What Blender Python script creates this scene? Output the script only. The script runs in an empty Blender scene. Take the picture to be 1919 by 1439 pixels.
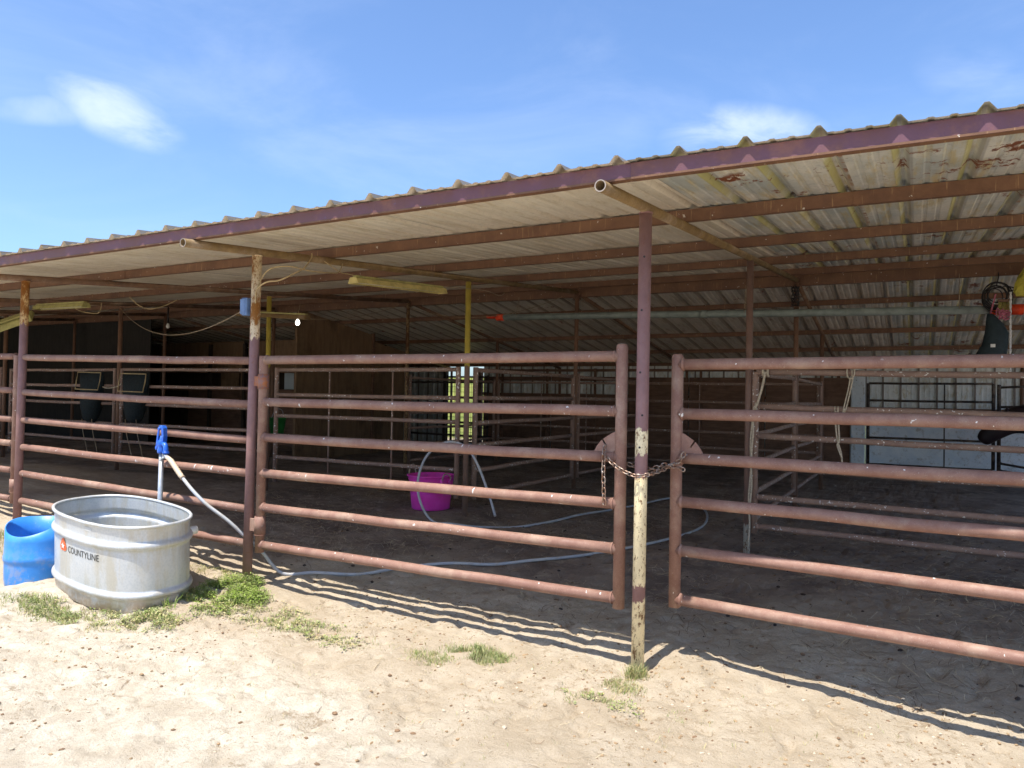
import bpy, bmesh, math, random
import numpy as np
from mathutils import Vector, Matrix, noise

random.seed(7); rng = np.random.default_rng(7)
SC = bpy.context.scene
COL = SC.collection
R_ = math.radians

# ------------------------------------------------------------------ camera
cam_d = bpy.data.cameras.new('camera'); cam = bpy.data.objects.new('camera', cam_d); COL.objects.link(cam)
SC.camera = cam
YAW, PITCH, ROLL = 0.49239692, 0.01799625, -0.01759177
v = Vector((-math.sin(YAW)*math.cos(PITCH), math.cos(YAW)*math.cos(PITCH), math.sin(PITCH)))
r = Vector((math.cos(YAW), math.sin(YAW), 0)); u = r.cross(v)
c_, s_ = math.cos(ROLL), math.sin(ROLL)
r2 = c_*r - s_*u; u2 = s_*r + c_*u
CAM = Vector((1.35087747, -4.08477840, 1.46671018))
M = Matrix((r2, u2, -v)).transposed().to_4x4(); M.translation = CAM
cam.matrix_world = M
cam_d.sensor_width = 36; cam_d.lens = 36*1409.05/1919
cam_d.clip_start = 0.05; cam_d.clip_end = 6000

# ------------------------------------------------------------------ world, sun, exposure
SUN = Vector((-0.10, -0.40, 1.0)).normalized()      # direction towards the sun
SUN_EL = math.asin(SUN.z); SUN_AZ = math.atan2(SUN.x, SUN.y)
W = bpy.data.worlds.new('World'); SC.world = W; W.use_nodes = True
nt = W.node_tree; N = nt.nodes; L = nt.links; N.clear()
out = N.new('ShaderNodeOutputWorld'); bg = N.new('ShaderNodeBackground')
sky = N.new('ShaderNodeTexSky'); sky.sky_type = 'NISHITA'; sky.sun_disc = False
sky.sun_elevation = SUN_EL; sky.sun_rotation = SUN_AZ; sky.altitude = 200
sky.air_density = 1.0; sky.dust_density = 1.7; sky.ozone_density = 1.2
tc = N.new('ShaderNodeTexCoord')
def cloud_mask(center, sx, sz, tilt=0.0, strength=1.0):
    """soft patch of cloud about a direction of the sky (unit vector)"""
    d = Vector(center).normalized()
    a = Vector((0, 0, 1)).cross(d).normalized(); b = d.cross(a)
    a, b = a*math.cos(tilt)+b*math.sin(tilt), b*math.cos(tilt)-a*math.sin(tilt)
    outs = []
    for ax, s in ((a, sx), (b, sz), (d, None)):
        dt = N.new('ShaderNodeVectorMath'); dt.operation = 'DOT_PRODUCT'; L.new(tc.outputs['Generated'], dt.inputs[0]); dt.inputs[1].default_value = ax
        if s is None: outs.append(dt.outputs['Value']); continue
        m = N.new('ShaderNodeMath'); m.operation = 'DIVIDE'; L.new(dt.outputs['Value'], m.inputs[0]); m.inputs[1].default_value = s
        p = N.new('ShaderNodeMath'); p.operation = 'MULTIPLY'; L.new(m.outputs[0], p.inputs[0]); L.new(m.outputs[0], p.inputs[1]); outs.append(p.outputs[0])
    ad = N.new('ShaderNodeMath'); ad.operation = 'ADD'; L.new(outs[0], ad.inputs[0]); L.new(outs[1], ad.inputs[1])
    mr = N.new('ShaderNodeMapRange'); L.new(ad.outputs[0], mr.inputs['Value']); mr.inputs['From Min'].default_value = 0; mr.inputs['From Max'].default_value = 1
    mr.inputs['To Min'].default_value = strength; mr.inputs['To Max'].default_value = 0; mr.interpolation_type = 'SMOOTHSTEP'
    gt = N.new('ShaderNodeMath'); gt.operation = 'GREATER_THAN'; L.new(outs[2], gt.inputs[0]); gt.inputs[1].default_value = 0
    mu = N.new('ShaderNodeMath'); mu.operation = 'MULTIPLY'; L.new(mr.outputs[0], mu.inputs[0]); L.new(gt.outputs[0], mu.inputs[1])
    return mu.outputs[0]
def skydir(px, py):
    return v + r2*(px-959.5)/1409.05 - u2*(py-719.5)/1409.05
def wnoise(scale, det, rough, sc=(1, 1, 1), lo=.4, hi=.7):
    mp = N.new('ShaderNodeMapping'); mp.inputs['Scale'].default_value = sc; L.new(tc.outputs['Generated'], mp.inputs['Vector'])
    n = N.new('ShaderNodeTexNoise'); n.inputs['Scale'].default_value = scale; n.inputs['Detail'].default_value = det; n.inputs['Roughness'].default_value = rough
    n.inputs['Distortion'].default_value = .6
    L.new(mp.outputs[0], n.inputs['Vector'])
    m = N.new('ShaderNodeMapRange'); L.new(n.outputs['Fac'], m.inputs['Value']); m.inputs['From Min'].default_value = lo; m.inputs['From Max'].default_value = hi
    m.interpolation_type = 'SMOOTHSTEP'
    return m.outputs[0]
def wmath(op, a, b):
    m = N.new('ShaderNodeMath'); m.operation = op; m.use_clamp = True
    for i, x in enumerate((a, b)):
        if isinstance(x, (int, float)): m.inputs[i].default_value = x
        else: L.new(x, m.inputs[i])
    return m.outputs[0]
n1 = wnoise(6, 7, .58, (1, 1, 2.2), .34, .70)
n2 = wnoise(2.6, 8, .6, (1, 1, 3.0), .40, .80)
c1 = cloud_mask(skydir(215, 205), .085, .040, .35, .9)
c2 = cloud_mask(skydir(1390, 255), .12, .045, .12, .8)
c3 = cloud_mask(skydir(310, 172), .06, .014, 0, .45)
c4 = cloud_mask(skydir(1860, 175), .10, .05, .7, .25)
c5 = cloud_mask(skydir(100, 205), .08, .02, -.2, .4)
cs = wmath('MAXIMUM', wmath('MAXIMUM', c1, c2), wmath('MAXIMUM', c3, wmath('MAXIMUM', c4, c5)))
cl = wmath('MULTIPLY', cs, n1)
cl = wmath('MAXIMUM', wmath('MULTIPLY', cl, .55), wmath('MULTIPLY', n2, .13))
gm = N.new('ShaderNodeMixRGB'); gm.blend_type = 'MULTIPLY'; gm.inputs[0].default_value = 1; gm.inputs[2].default_value = (.62, .75, .92, 1)
L.new(sky.outputs[0], gm.inputs[1])
mx = N.new('ShaderNodeMixRGB'); mx.inputs[2].default_value = (5.0, 5.3, 5.8, 1)
L.new(gm.outputs[0], mx.inputs[1]); L.new(cl, mx.inputs[0])
L.new(mx.outputs[0], bg.inputs['Color']); bg.inputs['Strength'].default_value = 0.15
L.new(bg.outputs[0], out.inputs['Surface'])

sd = bpy.data.lights.new('sun', 'SUN'); sd.energy = 4.2; sd.angle = R_(0.5); sd.color = (1.0, 0.94, 0.84)
sun = bpy.data.objects.new('sun', sd); COL.objects.link(sun); sun.rotation_euler = SUN.to_track_quat('Z', 'Y').to_euler(); sun.location = (0, 0, 20)
SC.view_settings.view_transform = 'Standard'; SC.view_settings.look = 'None'
SC.view_settings.exposure = 0.92; SC.view_settings.gamma = 1.0
SC.cycles.max_bounces = 8; SC.cycles.diffuse_bounces = 6

# ------------------------------------------------------------------ mesh helpers
class MB:
    def __init__(s): s.v = []; s.f = []; s.sm = []; s.mi = []
    def add(s, vs, fs, smooth=False, mi=0):
        o = len(s.v); s.v.extend([tuple(p) for p in vs]); s.f.extend([tuple(i+o for i in f) for f in fs]); s.sm.extend([smooth]*len(fs)); s.mi.extend([mi]*len(fs)); return s
    def box(s, c, size, rot=None, mi=0, bev=0.0):
        hx, hy, hz = size[0]/2, size[1]/2, size[2]/2
        b = min(bev, hx*.9, hy*.9, hz*.9)
        if b <= 0:
            vs = [Vector((x, y, z)) for x in (-hx, hx) for y in (-hy, hy) for z in (-hz, hz)]
            fs = [(0, 1, 3, 2), (4, 6, 7, 5), (0, 4, 5, 1), (2, 3, 7, 6), (0, 2, 6, 4), (1, 5, 7, 3)]
        else:
            bm = bmesh.new(); bmesh.ops.create_cube(bm, size=1)
            for q in bm.verts: q.co = Vector((q.co.x*2*hx, q.co.y*2*hy, q.co.z*2*hz))
            bmesh.ops.bevel(bm, geom=bm.edges[:], offset=b, segments=2, profile=.5, affect='EDGES')
            bm.verts.index_update(); vs = [q.co.copy() for q in bm.verts]; fs = [tuple(q.index for q in f.verts) for f in bm.faces]; bm.free()
        if rot is not None: vs = [rot @ p for p in vs]
        c = Vector(c); return s.add([p+c for p in vs], fs, False, mi)
    def tube(s, pts, rad, seg=14, cap=True, mi=0, closed=False, smooth=True):
        pts = [Vector(p) for p in pts]; n = len(pts)
        rad = rad if isinstance(rad, (list, tuple)) else [rad]*n
        def tan(i):
            if closed: return (pts[(i+1) % n]-pts[i-1]).normalized()
            a = pts[max(i-1, 0)]; b = pts[min(i+1, n-1)]; return (b-a).normalized()
        t0 = tan(0); up = Vector((0, 0, 1)) if abs(t0.z) < .9 else Vector((1, 0, 0))
        nrm = (up - t0*up.dot(t0)).normalized(); vs = []
        for i in range(n):
            t = tan(i); nrm = (nrm - t*nrm.dot(t)).normalized(); bn = t.cross(nrm)
            for k in range(seg):
                a = 2*math.pi*k/seg; vs.append(pts[i] + (nrm*math.cos(a)+bn*math.sin(a))*rad[i])
        fs = []
        m = n if closed else n-1
        for i in range(m):
            j = (i+1) % n
            for k in range(seg):
                k2 = (k+1) % seg; fs.append((i*seg+k, i*seg+k2, j*seg+k2, j*seg+k))
        s.add(vs, fs, smooth, mi)
        if cap and not closed:
            o = len(s.v)-len(vs); s.f.append(tuple(o+k for k in reversed(range(seg)))); s.f.append(tuple(o+(n-1)*seg+k for k in range(seg))); s.sm += [False, False]; s.mi += [mi, mi]
        return s
    def hollow(s, a, b, ro, ri, seg=20, mi=0, mi_end=None):
        a = Vector(a); b = Vector(b); t = (b-a).normalized(); up = Vector((0, 0, 1)) if abs(t.z) < .9 else Vector((1, 0, 0))
        n = (up-t*up.dot(t)).normalized(); bn = t.cross(n)
        ring = lambda p, r: [p+(n*math.cos(2*math.pi*k/seg)+bn*math.sin(2*math.pi*k/seg))*r for k in range(seg)]
        vs = ring(a, ro)+ring(b, ro)+ring(a, ri)+ring(b, ri)
        fo = [(k, (k+1) % seg, seg+(k+1) % seg, seg+k) for k in range(seg)]
        fi = [(2*seg+k, 3*seg+k, 3*seg+(k+1) % seg, 2*seg+(k+1) % seg) for k in range(seg)]
        s.add(vs, fo+fi, True, mi); o = len(s.v)-len(vs)
        for e0, e1 in ((0, 2*seg), (seg, 3*seg)):
            for k in range(seg):
                k2 = (k+1) % seg; q = (o+e0+k, o+e1+k, o+e1+k2, o+e0+k2)
                s.f.append(q if e0 == 0 else q[::-1]); s.sm.append(False); s.mi.append(mi if mi_end is None else mi_end)
        return s
    def lathe(s, prof, c=(0, 0, 0), seg=32, mi=0, sx=1, sy=1, rot=None, smooth=True):
        vs = []; c = Vector(c)
        for (rr, z) in prof:
            for k in range(seg):
                a = 2*math.pi*k/seg; p = Vector((rr*math.cos(a)*sx, rr*math.sin(a)*sy, z))
                if rot is not None: p = rot @ p
                vs.append(p+c)
        fs = []
        for i in range(len(prof)-1):
            for k in range(seg):
                k2 = (k+1) % seg; fs.append((i*seg+k, i*seg+k2, (i+1)*seg+k2, (i+1)*seg+k))
        return s.add(vs, fs, smooth, mi)
    def prism(s, poly, thick, origin, ax, ay, mi=0):
        """flat polygon (list of 2-D points) in the plane ax, ay, given a thickness"""
        ax = Vector(ax); ay = Vector(ay); n = ax.cross(ay).normalized(); o = Vector(origin); k = len(poly)
        vs = [o+ax*p[0]+ay*p[1]+n*thick/2 for p in poly]+[o+ax*p[0]+ay*p[1]-n*thick/2 for p in poly]
        fs = [tuple(range(k)), tuple(reversed(range(k, 2*k)))]+[(i, k+i, k+(i+1) % k, (i+1) % k) for i in range(k)]
        return s.add(vs, fs, False, mi)
    def build(s, name, mats, parent=None, loc=(0, 0, 0)):
        me = bpy.data.meshes.new(name); me.from_pydata(s.v, [], s.f)
        me.polygons.foreach_set('use_smooth', s.sm); me.polygons.foreach_set('material_index', s.mi)
        for m in (mats if isinstance(mats, (list, tuple)) else [mats]): me.materials.append(m)
        me.update(); o = bpy.data.objects.new(name, me); COL.objects.link(o); o.location = loc
        if parent is not None: o.parent = parent
        return o
def tag(o, label=None, cat=None, group=None, kind=None):
    if label: o['label'] = label
    if cat: o['category'] = cat
    if group: o['group'] = group
    if kind: o['kind'] = kind
    return o
def empty(name, loc, label, cat, group=None, rz=0):
    o = bpy.data.objects.new(name, None); COL.objects.link(o); o.location = loc; o.rotation_euler.z = rz; o.empty_display_size = .1
    return tag(o, label, cat, group)
def catmull(pts, n=8):
    P = [Vector(p) for p in pts]; P = [P[0]*2-P[1]]+P+[P[-1]*2-P[-2]]; out = []
    for i in range(1, len(P)-2):
        for k in range(n):
            t = k/n; a, b, c, d = P[i-1], P[i], P[i+1], P[i+2]
            out.append(.5*((2*b)+(c-a)*t+(2*a-5*b+4*c-d)*t*t+(3*b-a-3*c+d)*t**3))
    out.append(P[-2]); return out
def sag(a, b, drop, n=14):
    a = Vector(a); b = Vector(b); return [a.lerp(b, i/n)-Vector((0, 0, drop*4*(i/n)*(1-i/n))) for i in range(n+1)]

# ------------------------------------------------------------------ material helpers
class MT:
    def __init__(s, name, rough=.6, metal=0.0, spec=.4):
        s.m = bpy.data.materials.new(name); s.m.use_nodes = True; s.t = s.m.node_tree; s.b = s.t.nodes['Principled BSDF']
        s.b.inputs['Roughness'].default_value = rough; s.b.inputs['Metallic'].default_value = metal; s.b.inputs['Specular IOR Level'].default_value = spec
        s.tc = s.t.nodes.new('ShaderNodeTexCoord'); oi = s.t.nodes.new('ShaderNodeObjectInfo')
        sc = s.t.nodes.new('ShaderNodeVectorMath'); sc.operation = 'ADD'; mul = s.t.nodes.new('ShaderNodeMath'); mul.operation = 'MULTIPLY'; mul.inputs[1].default_value = 37
        s.t.links.new(oi.outputs['Random'], mul.inputs[0]); s.t.links.new(s.tc.outputs['Object'], sc.inputs[0]); s.t.links.new(mul.outputs[0], sc.inputs[1])
        sx_ = s.t.nodes.new('ShaderNodeSeparateXYZ'); s.t.links.new(s.tc.outputs['Object'], sx_.inputs[0]); s.obj_x = sx_.outputs[0]
        s.obj = s.tc.outputs['Object']; s.ran = sc.outputs[0]; s.rand = oi.outputs['Random']
    def n(s, t): return s.t.nodes.new(t)
    def l(s, a, b): s.t.links.new(a, b)
    def noise(s, scale, det=6, rough=.6, vec=None, sc=(1, 1, 1), dist=0.0):
        mp = s.n('ShaderNodeMapping'); mp.inputs['Scale'].default_value = sc; s.l(vec or s.ran, mp.inputs['Vector'])
        n = s.n('ShaderNodeTexNoise'); n.inputs['Scale'].default_value = scale; n.inputs['Detail'].default_value = det; n.inputs['Roughness'].default_value = rough; n.inputs['Distortion'].default_value = dist
        s.l(mp.outputs[0], n.inputs['Vector']); return n.outputs['Fac']
    def vor(s, scale, vec=None, sc=(1, 1, 1), out='Distance', feat='F1'):
        mp = s.n('ShaderNodeMapping'); mp.inputs['Scale'].default_value = sc; s.l(vec or s.ran, mp.inputs['Vector'])
        n = s.n('ShaderNodeTexVoronoi'); n.feature = feat; n.inputs['Scale'].default_value = scale; s.l(mp.outputs[0], n.inputs['Vector']); return n.outputs[out]
    def rng(s, x, a, b, c=0.0, d=1.0, smooth=True):
        m = s.n('ShaderNodeMapRange'); s.l(x, m.inputs['Value']); m.inputs['From Min'].default_value = a; m.inputs['From Max'].default_value = b
        m.inputs['To Min'].default_value = c; m.inputs['To Max'].default_value = d
        if smooth: m.interpolation_type = 'SMOOTHSTEP'
        return m.outputs[0]
    def math(s, op, a, b=0.0, clamp=False):
        m = s.n('ShaderNodeMath'); m.operation = op; m.use_clamp = clamp
        for i, x in enumerate((a, b)):
            if isinstance(x, (int, float)): m.inputs[i].default_value = x
            else: s.l(x, m.inputs[i])
        return m.outputs[0]
    def mix(s, f, a, b, mode='MIX'):
        m = s.n('ShaderNodeMixRGB'); m.blend_type = mode
        for i, x in ((0, f), (1, a), (2, b)):
            if isinstance(x, (int, float)): m.inputs[i].default_value = x
            elif isinstance(x, tuple): m.inputs[i].default_value = (*x, 1) if len(x) == 3 else x
            else: s.l(x, m.inputs[i])
        return m.outputs[0]
    def ramp(s, x, stops):
        rr = s.n('ShaderNodeValToRGB'); s.l(x, rr.inputs[0]); e = rr.color_ramp.elements
        e[0].position, e[0].color = stops[0][0], (*stops[0][1], 1); e[1].position, e[1].color = stops[-1][0], (*stops[-1][1], 1)
        for p, c in stops[1:-1]: q = e.new(p); q.color = (*c, 1)
        return rr.outputs[0]
    def sep(s, vec=None):
        q = s.n('ShaderNodeSeparateXYZ'); s.l(vec or s.obj, q.inputs[0]); return q.outputs
    def col(s, c):
        if isinstance(c, tuple): s.b.inputs['Base Color'].default_value = (*c, 1)
        else: s.l(c, s.b.inputs['Base Color'])
        return s
    def rough(s, x): s.l(x, s.b.inputs['Roughness']); return s
    def bump(s, h, strength=.3, dist=.01):
        b = s.n('ShaderNodeBump'); b.inputs['Strength'].default_value = strength; b.inputs['Distance'].default_value = dist
        s.l(h, b.inputs['Height']); s.l(b.outputs[0], s.b.inputs['Normal']); return s

def paint_mat(name, a, b, rough=.5, droppings=True, dust=(.46, .35, .26), rustamt=.5):
    """old brownish red primer on steel pipe: mottled, chalky, rust specks, bird droppings"""
    m = MT(name, rough, 0, .35)
    c = m.mix(m.rng(m.noise(9, 8, .7), .35, .68), a, b)
    c = m.mix(m.math('MULTIPLY', m.rng(m.noise(34, 6, .75), .56, .72), rustamt), c, (.20, .075, .03))
    c = m.mix(m.math('MULTIPLY', m.rng(m.noise(3.2, 8, .72), .48, .72), .45), c, dust)
    c = m.mix(m.math('MULTIPLY', m.rng(m.noise(210, 3, .6), .60, .72), .3), c, (.62, .55, .46))
    if droppings:
        d = m.math('MULTIPLY', m.rng(m.noise(38, 2, .4), .725, .74) if name == 'primer_front' else m.rng(m.noise(42, 2, .4), .655, .67), m.rng(m.noise(2.6, 3, .5), .42, .54))
        c = m.mix(d, c, (.74, .72, .68))
        d2 = m.math('MULTIPLY', m.rng(m.noise(17, 2, .4, sc=(2.5, 1, .7)), .735, .75), m.rng(m.noise(1.7, 2, .5), .45, .5))
        c = m.mix(d2, c, (.62, .61, .60))
    m.col(c); m.bump(m.noise(160, 5, .7), .35, .002); m.rough(m.rng(m.noise(12, 4, .6), .3, .7, rough-.06, rough+.2)); return m.m

M_RAIL = paint_mat('primer_front', (.215, .112, .084), (.285, .163, .122), .55)
M_RAIL2 = paint_mat('primer_inner', (.24, .155, .125), (.32, .215, .170), .6, True, (.33, .25, .18))
M_PIPE = paint_mat('rusty_brown', (.13, .072, .045), (.20, .110, .060), .65, False)
M_PIPEY = paint_mat('mossy_brown', (.155, .098, .042), (.23, .150, .060), .75, False)
M_BLACK = paint_mat('black_pipe', (.022, .02, .02), (.05, .035, .028), .6, False)

def post_mat(name, bands, top=(.225, .125, .118), cream=(.70, .60, .38), rust=(.24, .12, .05), rustfac=.47, jag=.10):
    """bands: list of (z0, z1) where old cream coat shows through the primer"""
    m = MT(name, .55, 0, .35); z = m.sep()[2]
    nz = m.noise(26, 6, .7, vec=m.obj, sc=(1, 1, .5)); zz = m.math('ADD', z, m.math('MULTIPLY', m.math('SUBTRACT', nz, .5), jag*2.2))
    msk = None
    for a, b in bands:
        k = m.math('MULTIPLY', m.rng(zz, a, a+.008, smooth=False), m.rng(zz, b-.008, b, 1, 0, smooth=False))
        msk = k if msk is None else m.math('MAXIMUM', msk, k)
    base = m.mix(m.rng(m.noise(9, 8, .7), .35, .68), top, tuple(x*1.22 for x in top))
    base = m.mix(m.math('MULTIPLY', m.rng(m.noise(30, 6, .75), .55, .7), .45), base, (.20, .075, .03))
    cr = m.mix(m.rng(m.noise(5, 6, .6), .35, .65), cream, tuple(min(1, x*1.25) for x in cream))
    spots = m.rng(m.noise(60, 8, .82, sc=(1, 1, .5)), rustfac+.08, rustfac+.14)
    big = m.rng(m.noise(11, 7, .72, sc=(1, 1, .45)), rustfac+.10, rustfac+.16)
    cr = m.mix(m.math('MAXIMUM', spots, big), cr, m.mix(m.noise(60, 4, .7), rust, tuple(x*.45 for x in rust)))
    c = m.mix(msk, base, cr) if msk is not None else base
    m.col(c); m.bump(m.math('ADD', m.noise(150, 5, .7), m.math('MULTIPLY', spots, .6)), .35, .002); return m.m
M_P3 = post_mat('peeling_post', [(-.3, .34), (.43, 1.02), (1.16, 1.30)], rustfac=.455)
M_P2 = post_mat('rust_cream_post', [(1.88, 2.6)], cream=(.62, .50, .33), rust=(.42, .17, .035), rustfac=.435)
M_P1 = post_mat('rust_orange_post', [(2.07, 2.6)], cream=(.60, .42, .20), rust=(.44, .17, .035), rustfac=.40)
M_PY = post_mat('yellow_post', [(1.80, 3.1)], cream=(.40, .31, .055), rust=(.16, .07, .02), rustfac=.52, top=(.19, .12, .09))
M_PT = post_mat('speckled_post', [(.3, 3.1)], cream=(.30, .21, .11), rust=(.13, .055, .025), rustfac=.40, top=(.16, .10, .07))
M_PB = post_mat('brown_post', [], top=(.17, .095, .062))
M_PW = post_mat('white_streak_post', [(-.3, .35)], top=(.17, .105, .085), cream=(.45, .42, .36), rustfac=.45)

m = MT('channel_steel', .6, 0, .3)
c = m.mix(m.rng(m.noise(5, 8, .7), .3, .7), (.125, .064, .040), (.19, .10, .056))
c = m.mix(m.math('MULTIPLY', m.rng(m.noise(14, 5, .6, sc=(4, 1, .3)), .60, .70), .6), c, (.38, .24, .12))
c = m.mix(m.math('MULTIPLY', m.rng(m.noise(28, 3, .5), .71, .73), .7), c, (.7, .68, .62))
m.col(c).bump(m.noise(140, 5, .7), .3, .002); M_CHAN = m.m
m = MT('fascia_steel', .5, 0, .4)
c = m.mix(m.rng(m.noise(3.4, 7, .65), .38, .62), (.135, .058, .055), (.135, .060, .082))
c = m.mix(m.math('MULTIPLY', m.rng(m.noise(5, 6, .7), .50, .70), .55), c, (.25, .11, .07))
c = m.mix(m.math('MULTIPLY', m.rng(m.noise(11, 6, .7), .62, .75), .5), c, (.10, .10, .20))
m.col(c).bump(m.noise(140, 5, .7), .25, .002); M_FASC = m.m

def roof_mat(name, a, b, dirt, rustlo, metal=.25, rough=.5):
    m = MT(name, rough, metal, .4)
    c = m.mix(m.rng(m.noise(3.5, 6, .6, sc=(1, .35, 1)), .35, .65), a, b)
    c = m.mix(m.math('MULTIPLY', m.rng(m.noise(6, 7, .7, sc=(2.4, .28, 1)), .47, .68), .75), c, dirt)
    c = m.mix(m.math('MULTIPLY', m.rng(m.noise(22, 6, .8), .5, .66), .3), c, tuple(x*.55 for x in a))
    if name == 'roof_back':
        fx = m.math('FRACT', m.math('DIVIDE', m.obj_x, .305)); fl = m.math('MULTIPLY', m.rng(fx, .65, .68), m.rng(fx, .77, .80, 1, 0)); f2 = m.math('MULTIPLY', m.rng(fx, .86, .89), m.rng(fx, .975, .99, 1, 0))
        c = m.mix(m.math('MULTIPLY', fl, .8), c, (.30, .25, .19)); c = m.mix(m.math('MULTIPLY', f2, .8), c, (.88, .80, .66))  # one rib flank darkened, the other lightened: rib shading put into the colour
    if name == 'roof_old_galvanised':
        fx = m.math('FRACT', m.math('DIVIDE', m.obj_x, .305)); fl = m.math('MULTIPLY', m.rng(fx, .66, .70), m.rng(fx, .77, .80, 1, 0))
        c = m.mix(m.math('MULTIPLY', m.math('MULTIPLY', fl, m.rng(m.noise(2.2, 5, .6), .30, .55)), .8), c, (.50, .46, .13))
        f2 = m.math('MULTIPLY', m.rng(fx, .86, .90), m.rng(fx, .96, .99, 1, 0)); c = m.mix(m.math('MULTIPLY', f2, .5), c, (.26, .25, .24))  # rib shading painted as a grey flank, opposite the yellow stain
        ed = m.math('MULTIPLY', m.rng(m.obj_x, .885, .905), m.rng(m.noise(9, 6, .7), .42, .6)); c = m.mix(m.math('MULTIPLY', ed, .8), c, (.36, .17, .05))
    if rustlo < 1:
        rz = m.math('MULTIPLY', m.rng(m.noise(5.5, 9, .75, sc=(1, .8, 1)), rustlo, rustlo+.02), m.rng(m.noise(1.1, 2, .4), .50, .56))
        c = m.mix(rz, c, m.mix(m.noise(40, 4, .7), (.30, .10, .035), (.16, .05, .02)))
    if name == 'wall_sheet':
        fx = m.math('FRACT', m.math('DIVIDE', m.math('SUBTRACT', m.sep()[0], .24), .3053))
        st_ = m.math('MULTIPLY', m.rng(fx, .76, .78), m.rng(fx, .88, .90, 1, 0)); c = m.mix(m.math('MULTIPLY', st_, .85), c, (.13, .09, .06))  # dark stripe at each rib paints in the rib's shadow
    m.col(c).bump(m.noise(7, 5, .6, sc=(1, .5, 1)), .25, .01); return m.m
M_ROOFN = roof_mat('roof_newer', (.72, .65, .53), (.80, .74, .62), (.56, .47, .32), 1.0, .08, .55)
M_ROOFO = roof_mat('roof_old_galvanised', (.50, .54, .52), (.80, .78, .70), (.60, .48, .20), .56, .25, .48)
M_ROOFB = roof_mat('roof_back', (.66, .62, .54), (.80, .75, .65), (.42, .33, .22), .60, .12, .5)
M_ROOFT = roof_mat('roof_shade_dark_top', (.13, .12, .105), (.20, .18, .155), (.10, .08, .055), 1.0, .2, .6)  # sheet top and edges coloured dark, standing in for shade inside the ribs
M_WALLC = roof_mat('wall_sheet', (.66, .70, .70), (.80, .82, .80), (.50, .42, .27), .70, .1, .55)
m = MT('painted_block', .7, 0, .3)
c = m.mix(m.rng(m.noise(4, 7, .65), .3, .7), (.66, .74, .80), (.82, .86, .88))
z = m.sep()[2]
c = m.mix(m.math('MULTIPLY', m.rng(m.noise(9, 7, .75), .52, .66), .6), c, (.36, .33, .27))
c = m.mix(m.math('MULTIPLY', m.rng(m.noise(30, 3, .5), .70, .73), .7), c, (.10, .07, .05))
m.col(c).bump(m.noise(40, 5, .6), .3, .004); M_BLOCK = m.m
def wood_mat(name, a, b, sc=(1, 1, 8)):
    m = MT(name, .75, 0, .25)
    c = m.mix(m.rng(m.noise(3, 8, .7, sc=sc), .3, .7), a, b)
    c = m.mix(m.math('MULTIPLY', m.rng(m.noise(1.7, 5, .7), .5, .7), .6), c, tuple(x*.45 for x in a))
    m.col(c).bump(m.noise(20, 6, .7, sc=sc), .3, .004); return m.m
M_PLY = wood_mat('weathered_plywood', (.18, .112, .066), (.26, .17, .10), (6, 6, .8))
M_BOARD = wood_mat('red_brown_boards', (.15, .085, .058), (.23, .135, .09), (1, 1, 7))
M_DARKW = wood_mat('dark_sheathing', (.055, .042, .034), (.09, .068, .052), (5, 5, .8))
M_PANE = MT('pale_sheet', .5).col((.62, .70, .76)).m

m = MT('galvanised_tank', .38, .35, .5)
c = m.mix(m.rng(m.vor(70, out='Distance'), .1, .8), (.52, .55, .575), (.585, .605, .62))
c = m.mix(m.math('MULTIPLY', m.rng(m.noise(7, 7, .7, sc=(1, 1, .25)), .46, .64), .55), c, (.47, .42, .30))
c = m.mix(m.math('MULTIPLY', m.rng(m.noise(24, 5, .7, sc=(1, 1, .12)), .55, .66), .4), c, (.68, .68, .66))
c = m.mix(m.math('MULTIPLY', m.rng(m.sep()[2], .02, .16, 1, 0), m.rng(m.noise(9, 6, .7), .35, .6)), c, (.42, .34, .24))
m.col(c).bump(m.noise(14, 4, .6, sc=(1, 1, .3)), .2, .01); m.rough(m.rng(m.noise(8, 5, .6), .3, .7, .34, .55)); M_TANK = m.m
m = MT('blue_plastic', .42, 0, .45)
c = m.mix(m.rng(m.noise(6, 5, .6), .3, .7), (.03, .22, .64), (.045, .28, .74))
c = m.mix(m.math('MULTIPLY', m.math('MULTIPLY', m.rng(m.noise(10, 7, .75), .46, .62), m.rng(m.sep()[2], .02, .36, 1, .15)), .55), c, (.36, .33, .30))
c = m.mix(m.math('MULTIPLY', m.rng(m.noise(60, 5, .8, sc=(1, 1, .3)), .62, .68), .5), c, (.30, .45, .70))
m.col(c).bump(m.noise(50, 4, .6), .15, .002); M_BLUE = m.m
m = MT('pink_rubber', .5, 0, .4); c = m.mix(m.rng(m.noise(7, 5, .6), .35, .7), (.88, .06, .50), (.95, .09, .60))
c = m.mix(m.math('MULTIPLY', m.rng(m.noise(12, 6, .7), .52, .68), .35), c, (.42, .18, .25)); m.col(c); M_PINK = m.m
m = MT('cast_blue', .35, 0, .5); m.col(m.mix(m.rng(m.noise(30, 5, .7), .5, .68), (.012, .10, .52), (.05, .18, .60))); M_CASTB = m.m
m = MT('galv_pipe', .38, .5, .5); m.col(m.mix(m.rng(m.noise(30, 5, .7), .35, .68), (.42, .46, .50), (.56, .58, .60))); M_GALV = m.m
m = MT('hose_rubber', .45, 0, .4); c = m.mix(m.rng(m.noise(4, 6, .7), .4, .65), (.40, .42, .46), (.50, .50, .49)); c = m.mix(m.math('MULTIPLY', m.rng(m.noise(9, 6, .7), .5, .66), .5), c, (.36, .30, .23)); m.col(c); M_HOSE = m.m
m = MT('sleeve_tan', .55, 0, .35); m.col((.60, .47, .34)); M_TAN = m.m
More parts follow.
